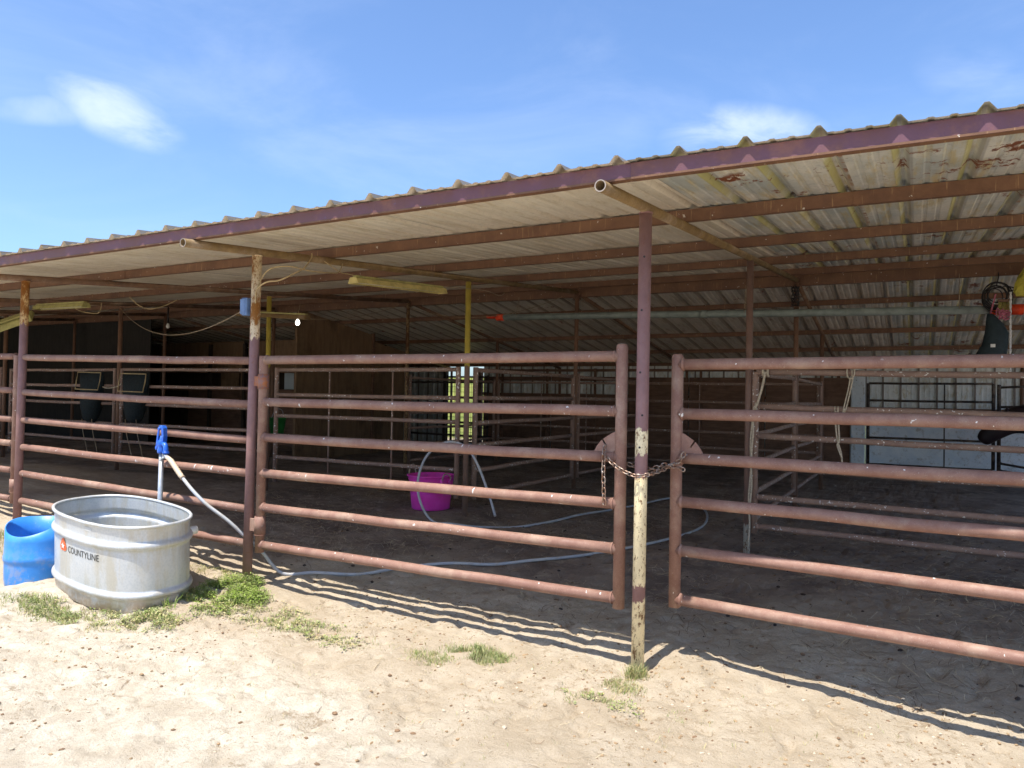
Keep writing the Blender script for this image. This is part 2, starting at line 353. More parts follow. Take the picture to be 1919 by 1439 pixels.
m = MT('chain_steel', .4, .7, .5); m.col(m.mix(m.rng(m.noise(40, 5, .7), .35, .6), (.40, .36, .32), (.24, .13, .08))); M_CHAIN = m.m
m = MT('rust_plate', .6, 0, .3); m.col(m.mix(m.rng(m.noise(30, 6, .8), .45, .56), (.24, .14, .13), (.36, .13, .05))); M_HINGE = m.m
def flat(name, c, rough=.5, metal=0.0, var=.25, sc=12):
    m = MT(name, rough, metal, .35); m.col(m.mix(m.rng(m.noise(sc, 6, .7), .3, .7), tuple(x*(1-var) for x in c), tuple(min(1, x*(1+var)) for x in c))); return m.m
M_CREAM = flat('lamp_enamel', (.50, .42, .16), .5); M_OLIVE = flat('lamp_reflector', (.36, .33, .12), .5)
M_WIRE = flat('cream_wire', (.45, .34, .18), .6); M_WIRED = flat('thin_wire', (.34, .26, .17), .6)
M_EBOX = flat('grey_blue_box', (.12, .20, .38), .4); M_PVC = flat('grey_pvc', (.22, .26, .24), .38, 0, .25, 5)
M_RED = flat('orange_cap', (.80, .07, .02), .45); M_BLK = flat('black_rubber', (.02, .018, .02), .5)
M_TEAL = flat('dark_teal_bag', (.018, .032, .040), .7); M_NET = flat('hay_net_blue', (.010, .017, .020), .85, 0, .5, 45)
M_ROPE = flat('pale_rope', (.50, .43, .33), .8, 0, .3, 60); M_ROPEW = flat('white_rope', (.68, .68, .68), .8, 0, .2, 60)
M_PINKR = flat('pink_rope', (.45, .14, .20), .8); M_YEL = flat('yellow_bag', (.50, .44, .06), .6); M_GREENB = flat('green_bucket', (.02, .17, .035), .5)
M_CUP = flat('grey_cup', (.30, .42, .42), .4); M_BRUSH = flat('straw_bristle', (.42, .36, .12), .85, 0, .4, 50)
M_WHITE = flat('sticker', (.75, .75, .73), .5, 0, .05); M_ORANGE = flat('emblem_orange', (.75, .13, .03), .45, 0, .08); M_INK = flat('black_ink', (.03, .03, .03), .6)
M_HORSE = flat('dark_bay_coat', (.018, .010, .012), .5, 0, .4, 5); M_HOOF = flat('hoof', (.02, .018, .016), .6)
m = MT('bulb_glow', .4); m.b.inputs['Emission Color'].default_value = (1, .93, .8, 1); m.b.inputs['Emission Strength'].default_value = 6; M_BULB = m.m
m = MT('water', .03, 0, .5); m.b.inputs['Transmission Weight'].default_value = .92; m.b.inputs['IOR'].default_value = 1.33; m.col((.85, .95, .95)); m.bump(m.noise(9, 3, .5), .06, .01); M_WATER = m.m

# ------------------------------------------------------------------ ground
def vnoise(x, y, seed):
    xi = np.floor(x).astype(np.int64); yi = np.floor(y).astype(np.int64); fx = x-xi; fy = y-yi
    def h(a, b):
        n = (a*374761393+b*668265263+seed*1442695041) & 0xffffffff
        n = ((n ^ (n >> 13))*1274126177) & 0xffffffff
        return ((n ^ (n >> 16)) & 0xffff)/65535.0
    fx = fx*fx*fx*(fx*(fx*6-15)+10); fy = fy*fy*fy*(fy*(fy*6-15)+10)
    return (h(xi, yi)*(1-fx)+h(xi+1, yi)*fx)*(1-fy)+(h(xi, yi+1)*(1-fx)+h(xi+1, yi+1)*fx)*fy
def fbm(x, y, s, o=4, seed=1, g=.5):
    t = 0; a = 1; n = 0
    for k in range(o): t = t+a*(vnoise(x*s+k*17.3, y*s-k*9.1, seed+k)-.5); n += a; a *= g; s *= 2.03
    return t/n
def sstep(a, b, x): t = np.clip((x-a)/(b-a), 0, 1); return t*t*(3-2*t)
def gh(x, y, detail=True):
    x = np.asarray(x, float); y = np.asarray(y, float)
    dip = -.075*np.exp(-(((x+3.45)/.60)**2+((y+1.05)/.42)**2))
    front = np.interp(x, [-14, -9.15, -6.1, -3.05, -2.6, -1.9, -.8, 0, .84, 1.4, 4], [.46, .38, .23, .05, .0, -.025, -.04, -.04, -.08, -.12, -.16])
    inside = np.interp(x, [-16, -9.15, -6.1, -3.05, 0, 4], [.34, .28, .19, .14, .06, .04])
    k = sstep(.5, 2.4, y); z = (front+.035*sstep(.14, .36, y))*(1-k)+inside*k
    z = z-.010*sstep(-.35, -1.3, y)-.02*sstep(-1.2, -4, y)-.25*front*sstep(-.6, -2.0, y)
    z = z+.045*np.exp(-(((x-.22)/.22)**2+((y-.12)/.18)**2))-.035*np.exp(-(((x+.12)/.16)**2+((y-.02)/.12)**2))
    z = z+dip
    z = z-.16*np.exp(-(((x+4.85)/.50)**2+((y+1.0)/.50)**2))      # hollow beside the tank
    z = z+.10*np.exp(-(((x+9.2)/1.6)**2+((y-2.0)/.7)**2))        # pale sand heap
    far = np.sqrt((x+2)**2+(y-5)**2)
    z = z+2.3*sstep(19, 34, y+0.25*fbm(x, y, .15, 2, 9)*8)
    if detail:
        near = 1-sstep(14, 40, far)
        z = z+near*(.050*fbm(x, y, 1.3, 3, 3)+.030*fbm(x, y, 6.5, 3, 5)+.011*fbm(x, y, 24, 3, 8)*(1+1.0*sstep(.2, 1.2, y)))
        pit = np.clip(fbm(x, y, 9.5, 2, 21)-.13, 0, 1); z = z-near*pit*.10
    return z
def GZ(x, y): return float(gh(x, y))
def axis(segs):
    out = []
    for a, b, st in segs: out += list(np.arange(a, b, st))
    out.append(segs[-1][1]); return np.array(out)
gx = axis([(-1800, -200, 200), (-200, -40, 20), (-40, -12, 2), (-12, -6.2, .12), (-6.2, -4.6, .04), (-4.6, 2.1, .0155), (2.1, 5, .06), (5, 12, .5), (12, 40, 4), (40, 200, 20), (200, 1800, 200)])
gy = axis([(-1800, -200, 200), (-200, -40, 20), (-40, -8, 4), (-8, -2.6, .25), (-2.6, 1.3, .0155), (1.3, 4, .035), (4, 8, .07), (8, 13, .15), (13, 40, .8), (40, 200, 10), (200, 1800, 200)])
X, Y = np.meshgrid(gx, gy); Z = gh(X, Y)
nx, ny = len(gx), len(gy)
co = np.stack([X, Y, Z], -1).reshape(-1, 3)
idx = np.arange(nx*ny).reshape(ny, nx)
fc = np.stack([idx[:-1, :-1], idx[:-1, 1:], idx[1:, 1:], idx[1:, :-1]], -1).reshape(-1, 4)
me = bpy.data.meshes.new('ground'); me.vertices.add(len(co)); me.vertices.foreach_set('co', co.ravel())
me.loops.add(fc.size); me.loops.foreach_set('vertex_index', fc.ravel()); me.polygons.add(len(fc))
me.polygons.foreach_set('loop_start', np.arange(len(fc))*4); me.polygons.foreach_set('loop_total', np.full(len(fc), 4)); me.polygons.foreach_set('use_smooth', np.ones(len(fc), bool)); me.update()
# zones of soil: R manure bedding, G pale limestone dust, B pasture
wob = fbm(X, Y, 1.4, 4, 31)*1.6
bed = sstep(.35, 1.5+1.2*sstep(-.5, .8, X), Y+wob)*(1-.75*np.exp(-(((X+9.5)/2.3)**2+((Y-1.9)/.9)**2)))
edge = np.interp(X, [-8, -3.2, -2, -.3, 2], [-.2, -.95, -1.0, -1.25, -1.5])
pale = 1-sstep(-.28, .28, (Y-edge)+wob*.45)
pale = pale*(1-.55*sstep(-1.0, .6, X+wob*.8))
past = sstep(13.0, 15, Y+wob)
at = me.color_attributes.new('zone', 'FLOAT_COLOR', 'POINT')
at.data.foreach_set('color', np.stack([bed, pale, past, np.ones_like(bed)], -1).ravel())
m = MT('ground_soil', .95, 0, .1)
va = m.n('ShaderNodeVertexColor'); va.layer_name = 'zone'; zs = m.n('ShaderNodeSeparateColor'); m.l(va.outputs[0], zs.inputs[0])
O = m.obj
tan = m.mix(m.rng(m.noise(2.2, 8, .65, O), .35, .65), (.46, .375, .27), (.57, .485, .37))
palec = m.mix(m.rng(m.noise(5, 9, .72, O), .38, .62), (.54, .465, .36), (.69, .625, .51))
palec = m.mix(m.math('MULTIPLY', m.rng(m.noise(38, 8, .8, O), .57, .63), .4), palec, (.40, .31, .20))
beda = m.mix(m.rng(m.noise(1.3, 9, .7, O), .34, .66), (.18, .135, .11), (.35, .28, .225))
beda = m.mix(m.math('MULTIPLY', m.rng(m.noise(5, 9, .75, O), .52, .66), .7), beda, (.46, .38, .29))
c = m.mix(zs.outputs[1], tan, palec)
crumb = m.rng(m.noise(13, 9, .80, O), .545, .60); patch = m.rng(m.noise(1.1, 5, .6, O), .36, .62)
c = m.mix(m.math('MULTIPLY', m.math('MULTIPLY', crumb, patch), .65), c, (.27, .19, .11))
c = m.mix(m.math('MULTIPLY', m.rng(m.noise(75, 6, .8, O), .54, .64), .35), c, (.30, .22, .13))
c = m.mix(m.math('MULTIPLY', m.rng(m.noise(110, 4, .7, O), .58, .68), .5), c, (.68, .62, .52))
c = m.mix(m.math('MULTIPLY', m.rng(m.noise(240, 3, .6, O), .56, .64), .35), c, (.34, .25, .15))
c = m.mix(m.math('MULTIPLY', m.rng(m.noise(26, 8, .8, O, sc=(1, .5, 1)), .60, .66), .65), c, (.34, .25, .14))
b2 = m.mix(m.math('MULTIPLY', m.rng(m.noise(60, 6, .8, O, sc=(1, .35, 1)), .56, .68), .5), beda, (.34, .27, .17))
c = m.mix(zs.outputs[0], c, b2)
gr = m.mix(m.rng(m.noise(.8, 6, .6, O), .3, .7), (.12, .15, .035), (.22, .23, .06))
c = m.mix(zs.outputs[2], c, gr)
m.col(c)
hh = m.math('ADD', m.noise(42, 9, .75, O), m.math('MULTIPLY', m.noise(170, 5, .7, O), .4))
hh = m.math('ADD', hh, m.math('MULTIPLY', m.noise(14, 9, .8, O), .9)); m.bump(hh, .85, .024); me.materials.append(m.m)
g = bpy.data.objects.new('ground', me); COL.objects.link(g); tag(g, kind='structure')

# ------------------------------------------------------------------ the barn
B = 3.05
FR = [i*B for i in range(-7, 2)]                      # frames along X
S1, S2 = .0787, -.14
def rz_(y):                                           # rafter centre line
    return 2.555+S1*y if y <= 6.1 else 2.555+S1*6.1+S2*(y-6.1)
XL, XR = -21.6, 4.2  # right end, out of view, cut short to let in more skylight
barn = empty('barn', (0, 0, 0), 'long open fronted steel barn with rusty pipe posts and corrugated tin roof', 'barn')
prng = random.Random(3)
# posts
for i, x in enumerate(FR):
    for j in range(5):
        y = j*B; zt = rz_(y)-.028; z0 = GZ(x, y)-.15
        if j == 4: mat = M_PB
        elif j == 0: mat = {0: M_P3, -1: M_P2, -2: M_P1}.get(round(x/B), M_P1)
        elif j == 1: mat = {0: M_PW, -1: M_PY, -2: M_PY}.get(round(x/B), M_PB)
        elif j == 2: mat = {-2: M_PT}.get(round(x/B), M_PB)
        else: mat = M_PB
        rr = .036 if j == 0 else .031
        lean = {(0, 0): (-.012, 0), (-1, 0): (-.03, 0), (-2, 0): (-.03, 0)}.get((round(x/B), j), (prng.uniform(-.012, .012), prng.uniform(-.01, .01)))
        mb = MB(); mb.tube([(lean[0], lean[1], z0), (0, 0, zt)], rr, 20)
        if j == 0:                                    # weld beads round the head
            mb.tube([(rr*1.02*math.cos(a*.52), rr*1.02*math.sin(a*.52), zt-.004) for a in range(12)], .005, 5, closed=True)
        p = mb.build('post', mat, barn, (x, y, 0))
        if j == 0 and round(x/B) in (0, -1, -2):
            p['label'] = {0: 'front pipe post with cream paint peeling off its lower half', -1: 'front post with cream and rusty orange top', -2: 'front post with rusty orange top, farthest left'}[round(x/B)]
# bolt holes on the near front post
mb = MB()
for z in (2.27, 1.97, 1.62, 1.38, 1.20):
    d = Vector((CAM.x, CAM.y, 0)).normalized(); off = prng.uniform(-.45, .1)
    a = math.atan2(d.y, d.x)+off; n = Vector((math.cos(a), math.sin(a), 0)); xx = -.012*(1-z/2.5)
    mb.tube([n*.033+Vector((xx, 0, z)), n*.0372+Vector((xx, 0, z))], .0062, 10)
mb.build('bolt_hole', M_BLK, barn)
# rafters (open ended pipe)
for x in FR:
    mat = M_PIPEY if x >= -B*1.5 else M_PIPE
    mb = MB(); a = (0, -.70, rz_(-.70)); bq = (0, 6.1, rz_(6.1)); mb.hollow(a, bq, .030, .0245, 20, 0, 1); mb.build('rafter', [mat, flat('cut_pipe_end', (.34, .29, .25), .5, .3)] if x == FR[0] else [mat, bpy.data.materials['cut_pipe_end']], barn, (x, 0, 0))
    mb = MB(); mb.tube([(0, 6.1, rz_(6.1)-.005), (0, 12.25, rz_(12.25))], .028, 16); mb.build('rafter', M_PIPE, barn, (x, 0, 0))
# channel purlins running along X; web faces the front, flanges point inward
def channel(y, zb, x0, x1, h=.078, fl=.045, t=.004, lap=None):
    mb = MB(); L0 = x1-x0; c = (x0+x1)/2
    mb.box((c, y, zb+h/2), (L0, t, h), bev=.0012); mb.box((c, y+fl/2+t/2+.0005, zb+t/2+.0008), (L0-.002, fl, t), mi=1); mb.box((c, y-t/2-.0008, zb+.005), (L0-.004, .003, .010), mi=1); mb.box((c, y+fl/2+t/2+.0005, zb+h-t/2-.0008), (L0-.002, fl, t)); mb.box((c, y+fl+t/2-.001, zb+.012), (L0-.004, t*.8, .018), mi=1)
    return mb
def purlin(y, zoff=0.0, mat=M_CHAN, h=.078, laps=(), name='purlin', label=None):
    zb = rz_(y)+.031+zoff
    cuts = [XL]+list(laps)+[XR]
    for k in range(len(cuts)-1):
        d = .0045*(k % 2); e = .16 if k < len(cuts)-2 else 0
        p = channel(y-d, zb-d*.8, cuts[k], cuts[k+1]+e, h+d*.5).build(name, [mat, M_CHAN], barn)
        if label and k == 0: p['label'] = label
purlin(-.625, 0, M_FASC, .078, (-14.2, -7.3, .13), 'eave_channel')
for y, lp in ((.77, (-13, -5.9, 1.02)), (2.38, (-12, -3.2, 1.25)), (4.05, (-11, -2.2, 3.9)), (5.62, (-10, -1.1, 2.2))): purlin(y, 0, M_CHAN, .078, lp)
for y, lp in ((7.50, (-9.0, 1.6)), (9.35, (-8, 3.2)), (10.75, (-10, .5)), (12.1, (-7.5, 2))): purlin(y, 0, M_CHAN, .072, lp)
zb = rz_(6.1)-.03
channel(6.16, zb-.035, XL, XR, .14, .06, .006).build('ridge_beam', [M_CHAN, M_CHAN], barn)
# corrugated roof sheets, 0.914 m wide with ribs every 0.305 m
PR = [(0, 0), (.040, 0), (.049, .0055), (.067, .0055), (.076, 0), (.122, 0), (.131, .0055), (.149, .0055), (.158, 0), (.214, 0), (.241, .034), (.257, .034), (.284, 0), (.305, 0)]
def sheet(x0, y0, y1, mat, ribs=3, dz=0.0, name='roof_panel', bow=0.0):
    prof = []
    for k in range(ribs):
        for (a, h) in PR[:-1]: prof.append((k*.305+a, h))
    prof.append((ribs*.305, 0)); prof += [(ribs*.305+.006, .0)]
    ys = np.linspace(y0, y1, 9); vs = []
    for t in (0, .0012):
        for y in ys:
            w = bow*math.sin((y-y0)*1.9+x0*3)
            for (a, h) in prof: vs.append((a, y, rz_(y)+.031+.0815+h+dz+t+w*(1+.3*math.sin(a*9))))
    n = len(prof); nyy = len(ys); fs = []; mis = []
    for l in range(2):
        for j in range(nyy-1):
            for i in range(n-1):
                q = (l*n*nyy+j*n+i, l*n*nyy+j*n+i+1, l*n*nyy+(j+1)*n+i+1, l*n*nyy+(j+1)*n+i); fs.append(q if l else q[::-1]); mis.append(l)
    o = n*nyy
    for j in (0, nyy-1):
        for i in range(n-1): fs.append((j*n+i, j*n+i+1, o+j*n+i+1, o+j*n+i)); mis.append(1)
    mb = MB(); mb.add(vs, fs, False); mb.mi = mis; return mb.build(name, [mat, M_ROOFT], barn, (x0, 0, 0))
x0r = .09-.275-.305*3*25+.305
k = 0; x = x0r
while x < XR-.3:
    old = x > .0
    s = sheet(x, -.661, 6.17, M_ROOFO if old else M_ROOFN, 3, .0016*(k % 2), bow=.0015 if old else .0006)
    if k == 0: s['label'] = 'newer beige tin sheet'
    if abs(x-.39) < .5 and old: s['label'] = 'old galvanised sheet with rust patches'
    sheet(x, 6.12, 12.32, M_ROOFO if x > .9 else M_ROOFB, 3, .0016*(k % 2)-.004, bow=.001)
    x += .915; k += 1
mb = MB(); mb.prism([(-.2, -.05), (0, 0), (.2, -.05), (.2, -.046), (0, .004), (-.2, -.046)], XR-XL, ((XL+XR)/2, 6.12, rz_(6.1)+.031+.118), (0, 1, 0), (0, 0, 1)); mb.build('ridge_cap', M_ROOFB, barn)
# back wall: ribbed sheets above, painted blocks below on the right, boards elsewhere
def ribwall(x0, x1, y, z0, z1, mat, name='wall_panel'):
    n = int(round((x1-x0)/.305)); st = (x1-x0)/n/.305; prof = []
    for k in range(n):
        for (a, h) in PR[:-1]: prof.append((x0+(k*.305+a)*st, h))
    prof.append((x1, 0)); vs = []
    for (a, h) in prof: vs += [(a, y-h*.8, z0), (a, y-h*.8, z1)]
    fs = [(2*i, 2*i+2, 2*i+3, 2*i+1) for i in range(len(prof)-1)]
    o = len(vs); vs += [(a, b+.0015, c) for a, b, c in vs]; fs += [tuple(o+q for q in f[::-1]) for f in fs]
    return MB().add(vs, fs).build(name, mat, barn)
YB = 12.22
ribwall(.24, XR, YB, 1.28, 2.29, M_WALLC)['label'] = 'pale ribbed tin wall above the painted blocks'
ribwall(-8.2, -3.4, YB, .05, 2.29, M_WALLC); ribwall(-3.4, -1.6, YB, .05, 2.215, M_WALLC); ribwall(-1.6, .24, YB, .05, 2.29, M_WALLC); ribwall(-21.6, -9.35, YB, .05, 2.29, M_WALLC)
MB().box(((.5+XR)/2, YB-.03, .68), (XR-.5, .15, 1.36), bev=.01).build('block_wall', M_BLOCK, barn)['label'] = 'whitish blue painted block wall'
MB().box(((.5+XR)/2, YB-.06, 1.385), (XR-.5, .22, .04), bev=.006).build('wall_ledge', M_CHAN, barn)
MB().box((.37, YB-.10, 1.05), (.24, .24, 2.1), bev=.008).build('wall_post', M_BLOCK, barn)
for a, b2_ in ((-4.35, -3.0), (-2.98, -1.4), (-1.38, .22)): MB().box(((a+b2_)/2, YB-.075, 1.02), (b2_-a, .03, 1.90), bev=.003).build('wall_board', M_BOARD, barn)
for a, b2_ in ((-8.15, -6.3), (-6.28, -4.37)):
    MB().box(((a+b2_)/2, YB-.075, .82), (b2_-a, .03, 1.5), bev=.003).build('wall_board', M_BOARD, barn)
    MB().box(((a+b2_)/2, YB-.075, 1.93), (b2_-a, .03, .10), bev=.003).build('wall_board', M_BOARD, barn)
for z in (1.55, 2.13): MB().box((-4.0, YB-.05, z), (8.4, .035, .06)).build('wall_girt', M_BOARD, barn)
for xx in np.arange(-7.6, .1, 1.22):
    MB().box((xx, YB-.115, 1.12), (.05, .045, 2.1)).build('wall_stud', M_BOARD if xx < .2 else M_PB, barn) if xx < .1 else None
MB().box((-8.28, YB-.02, 1.08), (.09, .12, 2.12), bev=.004).build('door_jamb', M_BOARD, barn); MB().box((-9.32, YB-.02, 1.08), (.09, .12, 2.12), bev=.004).build('door_jamb', M_DARKW, barn)
# plywood partitions and the stall front on the left
def slab(x0, x1, y0, y1, z0, zt0, zt1, mat, along='y', t=.018, name='partition'):
    """upright sheet whose top follows the roof"""
    if along == 'y': P = [(y0, z0), (y1, z0), (y1, zt1), (y0, zt0)]; mb = MB().prism(P, t, (x0, 0, 0), (0, 1, 0), (0, 0, 1))
    else: P = [(x0, z0), (x1, z0), (x1, zt1), (x0, zt0)]; mb = MB().prism(P, t, (0, y0, 0), (1, 0, 0), (0, 0, 1))
    return mb.build(name, mat, barn)
RB = lambda y: rz_(y)-.01
for a, b2_ in ((6.12, 7.20), (7.206, 8.3)): slab(-8.6, 0, a, b2_, .06, RB(a), RB(b2_), M_PLY)
slab(-8.66, 0, 8.3, 9.5, .06, RB(8.3)-.12, RB(9.5)-.12, M_PLY)
MB().box((-8.585, 8.3, 1.4), (.06, .06, 2.7)).build('partition_post', M_BOARD, barn)
MB().box((-8.59, 6.12, 1.45), (.05, .05, 2.85)).build('partition_post', M_PLY, barn)
YS = 8.3
for x0, x1, mt in ((-10.05, -8.66, M_PLY), (-12.2, -10.07, M_PLY), (-13.4, -12.34, M_PLY), (-15.2, -13.42, M_PLY), (-21.4, -15.25, M_DARKW)):
    slab(x0, x1, YS, YS, 1.93, 2.66, 2.66, mt, 'x')
for x0, x1, mt in ((-11.5, -8.66, M_BOARD), (-14.2, -11.55, M_BOARD), (-21.4, -14.25, M_DARKW)): slab(x0, x1, YS, YS, .1, 1.55, 1.55, mt, 'x')
for x0, x1 in ((-13.1, -12.5), (-12.45, -12.25), (-11.75, -11.5)): slab(x0, x1, YS+.02, YS+.02, 1.55, 1.93, 1.93, M_PLY, 'x')
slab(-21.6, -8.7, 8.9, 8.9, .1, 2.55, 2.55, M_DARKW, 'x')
for x0, x1 in ((-11.35, -9.75), (-9.25, -8.8)): slab(x0, x1, 8.6, 8.6, 1.45, 1.97, 1.97, M_PANE, 'x', name='window_pane')
for z, d in ((1.95, .05), (1.53, .06)): MB().box((-15.0, YS-.03, z), (12.7, .04, d)).build('stall_rail', M_BOARD, barn)
for xx in (-10.06, -12.27, -13.41, -15.2): MB().box((xx, YS-.04, 1.35), (.07, .07, 2.5)).build('stall_post', M_DARKW, barn)
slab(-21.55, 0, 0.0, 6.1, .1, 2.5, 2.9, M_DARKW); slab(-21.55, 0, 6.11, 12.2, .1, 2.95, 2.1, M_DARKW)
M_SHADE = wood_mat('shade_sheet', (.018, .016, .014), (.03, .026, .022), (5, 5, .8))
slab(-21.5, -12.9, 6.3, 6.3, .1, 3.02, 3.02, M_SHADE, 'x')['label'] = 'near black sheet added for the deep shade at the far left'  # added sheet, its near black colour stands in for deep shade
# reinforcing wood and lap cleats near ridge
for x in (-6.1, -3.05, 0, 3.05): MB().box((x, 6.10, rz_(6.1)-.09), (.10, .07, .012), Matrix.Rotation(0, 3, 'X')).build('cleat', M_PIPE, barn)

# the frame has settled a little towards the left end, and the eave runs in slightly there
for o_ in barn.children:
    nm_ = o_.name.split('.')[0]
    if o_.type != 'MESH' or nm_ not in ('eave_channel', 'purlin', 'ridge_beam', 'rafter', 'roof_panel', 'ridge_cap', 'post'): continue
    ox_, oy_ = o_.location.x, o_.location.y
    for q_ in o_.data.vertices:
        wx = max(-9.0, min(0.0, q_.co.x+ox_)); wy = q_.co.y+oy_
        if nm_ == 'post' and q_.co.z < 2.2: continue
        q_.co.z += .006*wx*(1 if wy < 3 else max(0, 1-(wy-3)/3))
        if wy < 0 and nm_ != 'post': q_.co.y += -.014*wx*min(1, -wy/.6)

# ------------------------------------------------------------------ gates and panels of pipe
def rail_panel(name, label, cat, A, Bp, zl, zr, rad=.030, mat=M_RAIL, group=None, ends=(True, True), ztop=(.05, .05), zbot=.06, bars=(), seg=14, plate=None, endr=None, caps=(False, False)):
    """panel of horizontal pipes between A and Bp (x, y); zl/zr rail heights at each end"""
    A = Vector((A[0], A[1], 0)); Bp = Vector((Bp[0], Bp[1], 0)); d = (Bp-A); Ln = d.length; rz = math.atan2(d.y, d.x)
    root = empty(name, A, label, cat, group, rz); er = endr or rad*1.12
    rr = random.Random(hash((round(A.x, 1), round(A.y, 1), len(zl))) & 255)
    for a, b in zip(zl, zr):
        n = 7; off = rr.uniform(-.006, .006)
        pts = [(er*.3*(1 if k == 0 else 0)+k/n*Ln-(er*.3 if k == n else 0), off*math.sin(math.pi*k/n), a+(b-a)*k/n+.006*math.sin(math.pi*k/n)*rr.uniform(-1, .4)+rr.uniform(-.0012, .0012)) for k in range(n+1)]
        mb = MB(); mb.tube(pts, rad, seg)
        for e, px in ((0, er), (1, Ln-er)):           # weld collars
            if ends[e]: zz = a if e == 0 else b; mb.tube([(px, 0, zz), (px+(.012 if e == 0 else -.012), 0, zz)], [rad*1.22, rad*1.03], seg, cap=False)
        mb.build('rail', mat, root)
    for e, (xx, zs_) in enumerate(((0, zl), (Ln, zr))):
        if ends[e]:
            mb = MB(); mb.tube([(xx, 0, min(zs_)-zbot), (xx, 0, max(zs_)+ztop[e]-.012), (xx, 0, max(zs_)+ztop[e])], [er, er, er*(.7 if caps[e] else 1)], 18); mb.build('end_post', mat, root)
    for bx in bars:
        mb = MB(); mb.tube([(bx, rad*.6, min(zl)-.02), (bx, rad*.6, max(zl))], .011, 8); mb.build('upright_bar', mat, root)
    return root
ZG = [1.715, 1.40, 1.135, .87, .615, .335]
gate1 = rail_panel('pipe_gate', 'closed brown pipe gate between the two nearest posts, pink tub behind it', 'gate', (-2.955, 0), (-.128, 0), ZG, ZG, .032, ztop=(.03, .07), zbot=.055, endr=.034, caps=(0, 1), group='front gates and fence panels')
ZR = [1.675, 1.39, 1.135, .885, .605, .325]
gate2 = rail_panel('pipe_gate', 'brown pipe gate right of the peeling cream post, running out of the picture', 'gate', (.138, .20), (2.9, -.06), ZR, ZR, .032, ztop=(.06, .05), zbot=.045, endr=.034, caps=(1, 0), group='front gates and fence panels')
fence1 = rail_panel('fence_panel', 'six rail pipe fence panel behind the metal stock tank', 'fence', (-6.075, 0), (-3.075, 0), [1.765, 1.435, 1.175, .92, .67, .415], [1.71, 1.38, 1.11, .86, .59, .33], .030, ends=(False, False), group='front gates and fence panels')
gate3 = rail_panel('pipe_gate', 'front pipe gate at the far left edge, hung on the farthest post', 'gate', (-9.0, 0), (-6.19, 0), [1.82, 1.50, 1.24, 1.0, .75, .48], [1.775, 1.45, 1.175, .945, .69, .42], .030, ztop=(.04, .01), zbot=.04, group='front gates and fence panels')
fence2 = rail_panel('fence_panel', 'pipe fence panel beyond the far left gate', 'fence', (-12.1, 0), (-9.2, 0), [1.9, 1.58, 1.3, 1.05, .8, .54], [1.82, 1.50, 1.24, 1.0, .75, .48], .030, group='front gates and fence panels')
# hinges: a sleeve on the gate upright and a plate to the post
def hinge(root, lx, z, h, toward, mat):
    mb = MB(); mb.tube([(lx, 0, z-h/2), (lx, 0, z+h/2)], .041, 18); mb.box((lx+toward*.055, -.012, z), (.085, .012, h*.72), bev=.003); mb.tube([(lx, 0, z-h/2-.004), (lx, 0, z-h/2)], .043, 18)
    mb.build('hinge', mat, root)
hinge(gate1, 0, 1.555, .105, -1, M_HINGE)
hinge(gate1, 0, .48, .135, -1, M_RAIL)
hinge(gate3, (Vector((-6.19, 0))-Vector((-9.0, 0))).length, .55, .12, 1, M_RAIL)
# chain keeper plates on both gates, with a slot
def keeper(root, lx, z, sgn):
    P = [(0, 0), (.135, 0), (.118, .032), (.098, .058), (.086, .071), (.062, .036), (.054, .041), (.078, .077), (.055, .093), (.028, .110), (0, .124)]
    P = [(p[0]*sgn, p[1]) for p in P]
    if sgn < 0: P = P[::-1]
    MB().prism(P, .008, (lx, -.004, z), (1, 0, 0), (0, 0, 1)).build('chain_plate', M_RAIL, root)
g1L = 2.827
keeper(gate1, g1L-.028, 1.135+.026, -1); keeper(gate2, .028, 1.135+.026, 1)
# paint splash on rails
# ------------------------------------------------------------------ chains
def link(mb, p, t, side, ln=.030, wd=.0095, rad=.0034):
    t = t.normalized(); side = (side-t*side.dot(t)).normalized(); pts = []
    for k in range(16):
        a = 2*math.pi*k/16; ca, sa = math.cos(a), math.sin(a)
        pts.append(p+t*((ln/2-wd)*(1 if ca > 0 else -1)*(1 if abs(ca) > 1e-6 else 0)+wd*ca)+side*wd*sa)
    mb.tube(pts, rad, 7, closed=True)
def chain(name, label, path, ln=.034, mat=M_CHAIN, wd=.011, rad=.0036, gage=.72, roll=0.0):
    P = [Vector(p) for p in path]; seg = [(P[i+1]-P[i]).length for i in range(len(P)-1)]; tot = sum(seg); n = max(2, int(tot/(ln*gage))); mb = MB()
    for k in range(n):
        s = (k+.5)/n*tot; i = 0
        while i < len(seg)-1 and s > seg[i]: s -= seg[i]; i += 1
        t = (P[i+1]-P[i]).normalized(); p = P[i]+t*s; ref = Vector((0, -1, 0)).cross(t); ref = ref.normalized() if ref.length > .2 else Vector((1, 0, 0))
        a = roll+(k % 2)*math.pi/2; side = ref*math.cos(a)+t.cross(ref)*math.sin(a); link(mb, p, t, side, ln, wd, rad)
    o = mb.build(name, mat); tag(o, label, 'chain'); return o
chain('chain', 'loose steel chain hanging down the gate end from its slotted plate', [(-.218, -.018, 1.20), (-.214, -.045, 1.16), (-.212, -.052, 1.05), (-.208, -.05, .93), (-.205, -.045, .865)], .040, wd=.0115, roll=.3)
chain('chain', 'rusty chain wrapped round the peeling post and joining the two gates', catmull([(-.225, -.022, 1.155), (-.17, -.055, 1.115), (-.11, -.062, 1.075), (-.045, -.066, 1.05), (.0, -.064, 1.043), (.05, -.055, 1.052), (.09, .05, 1.07), (.135, .125, 1.10), (.18, .135, 1.13), (.20, .14, 1.17)], 4), .034, roll=.5)
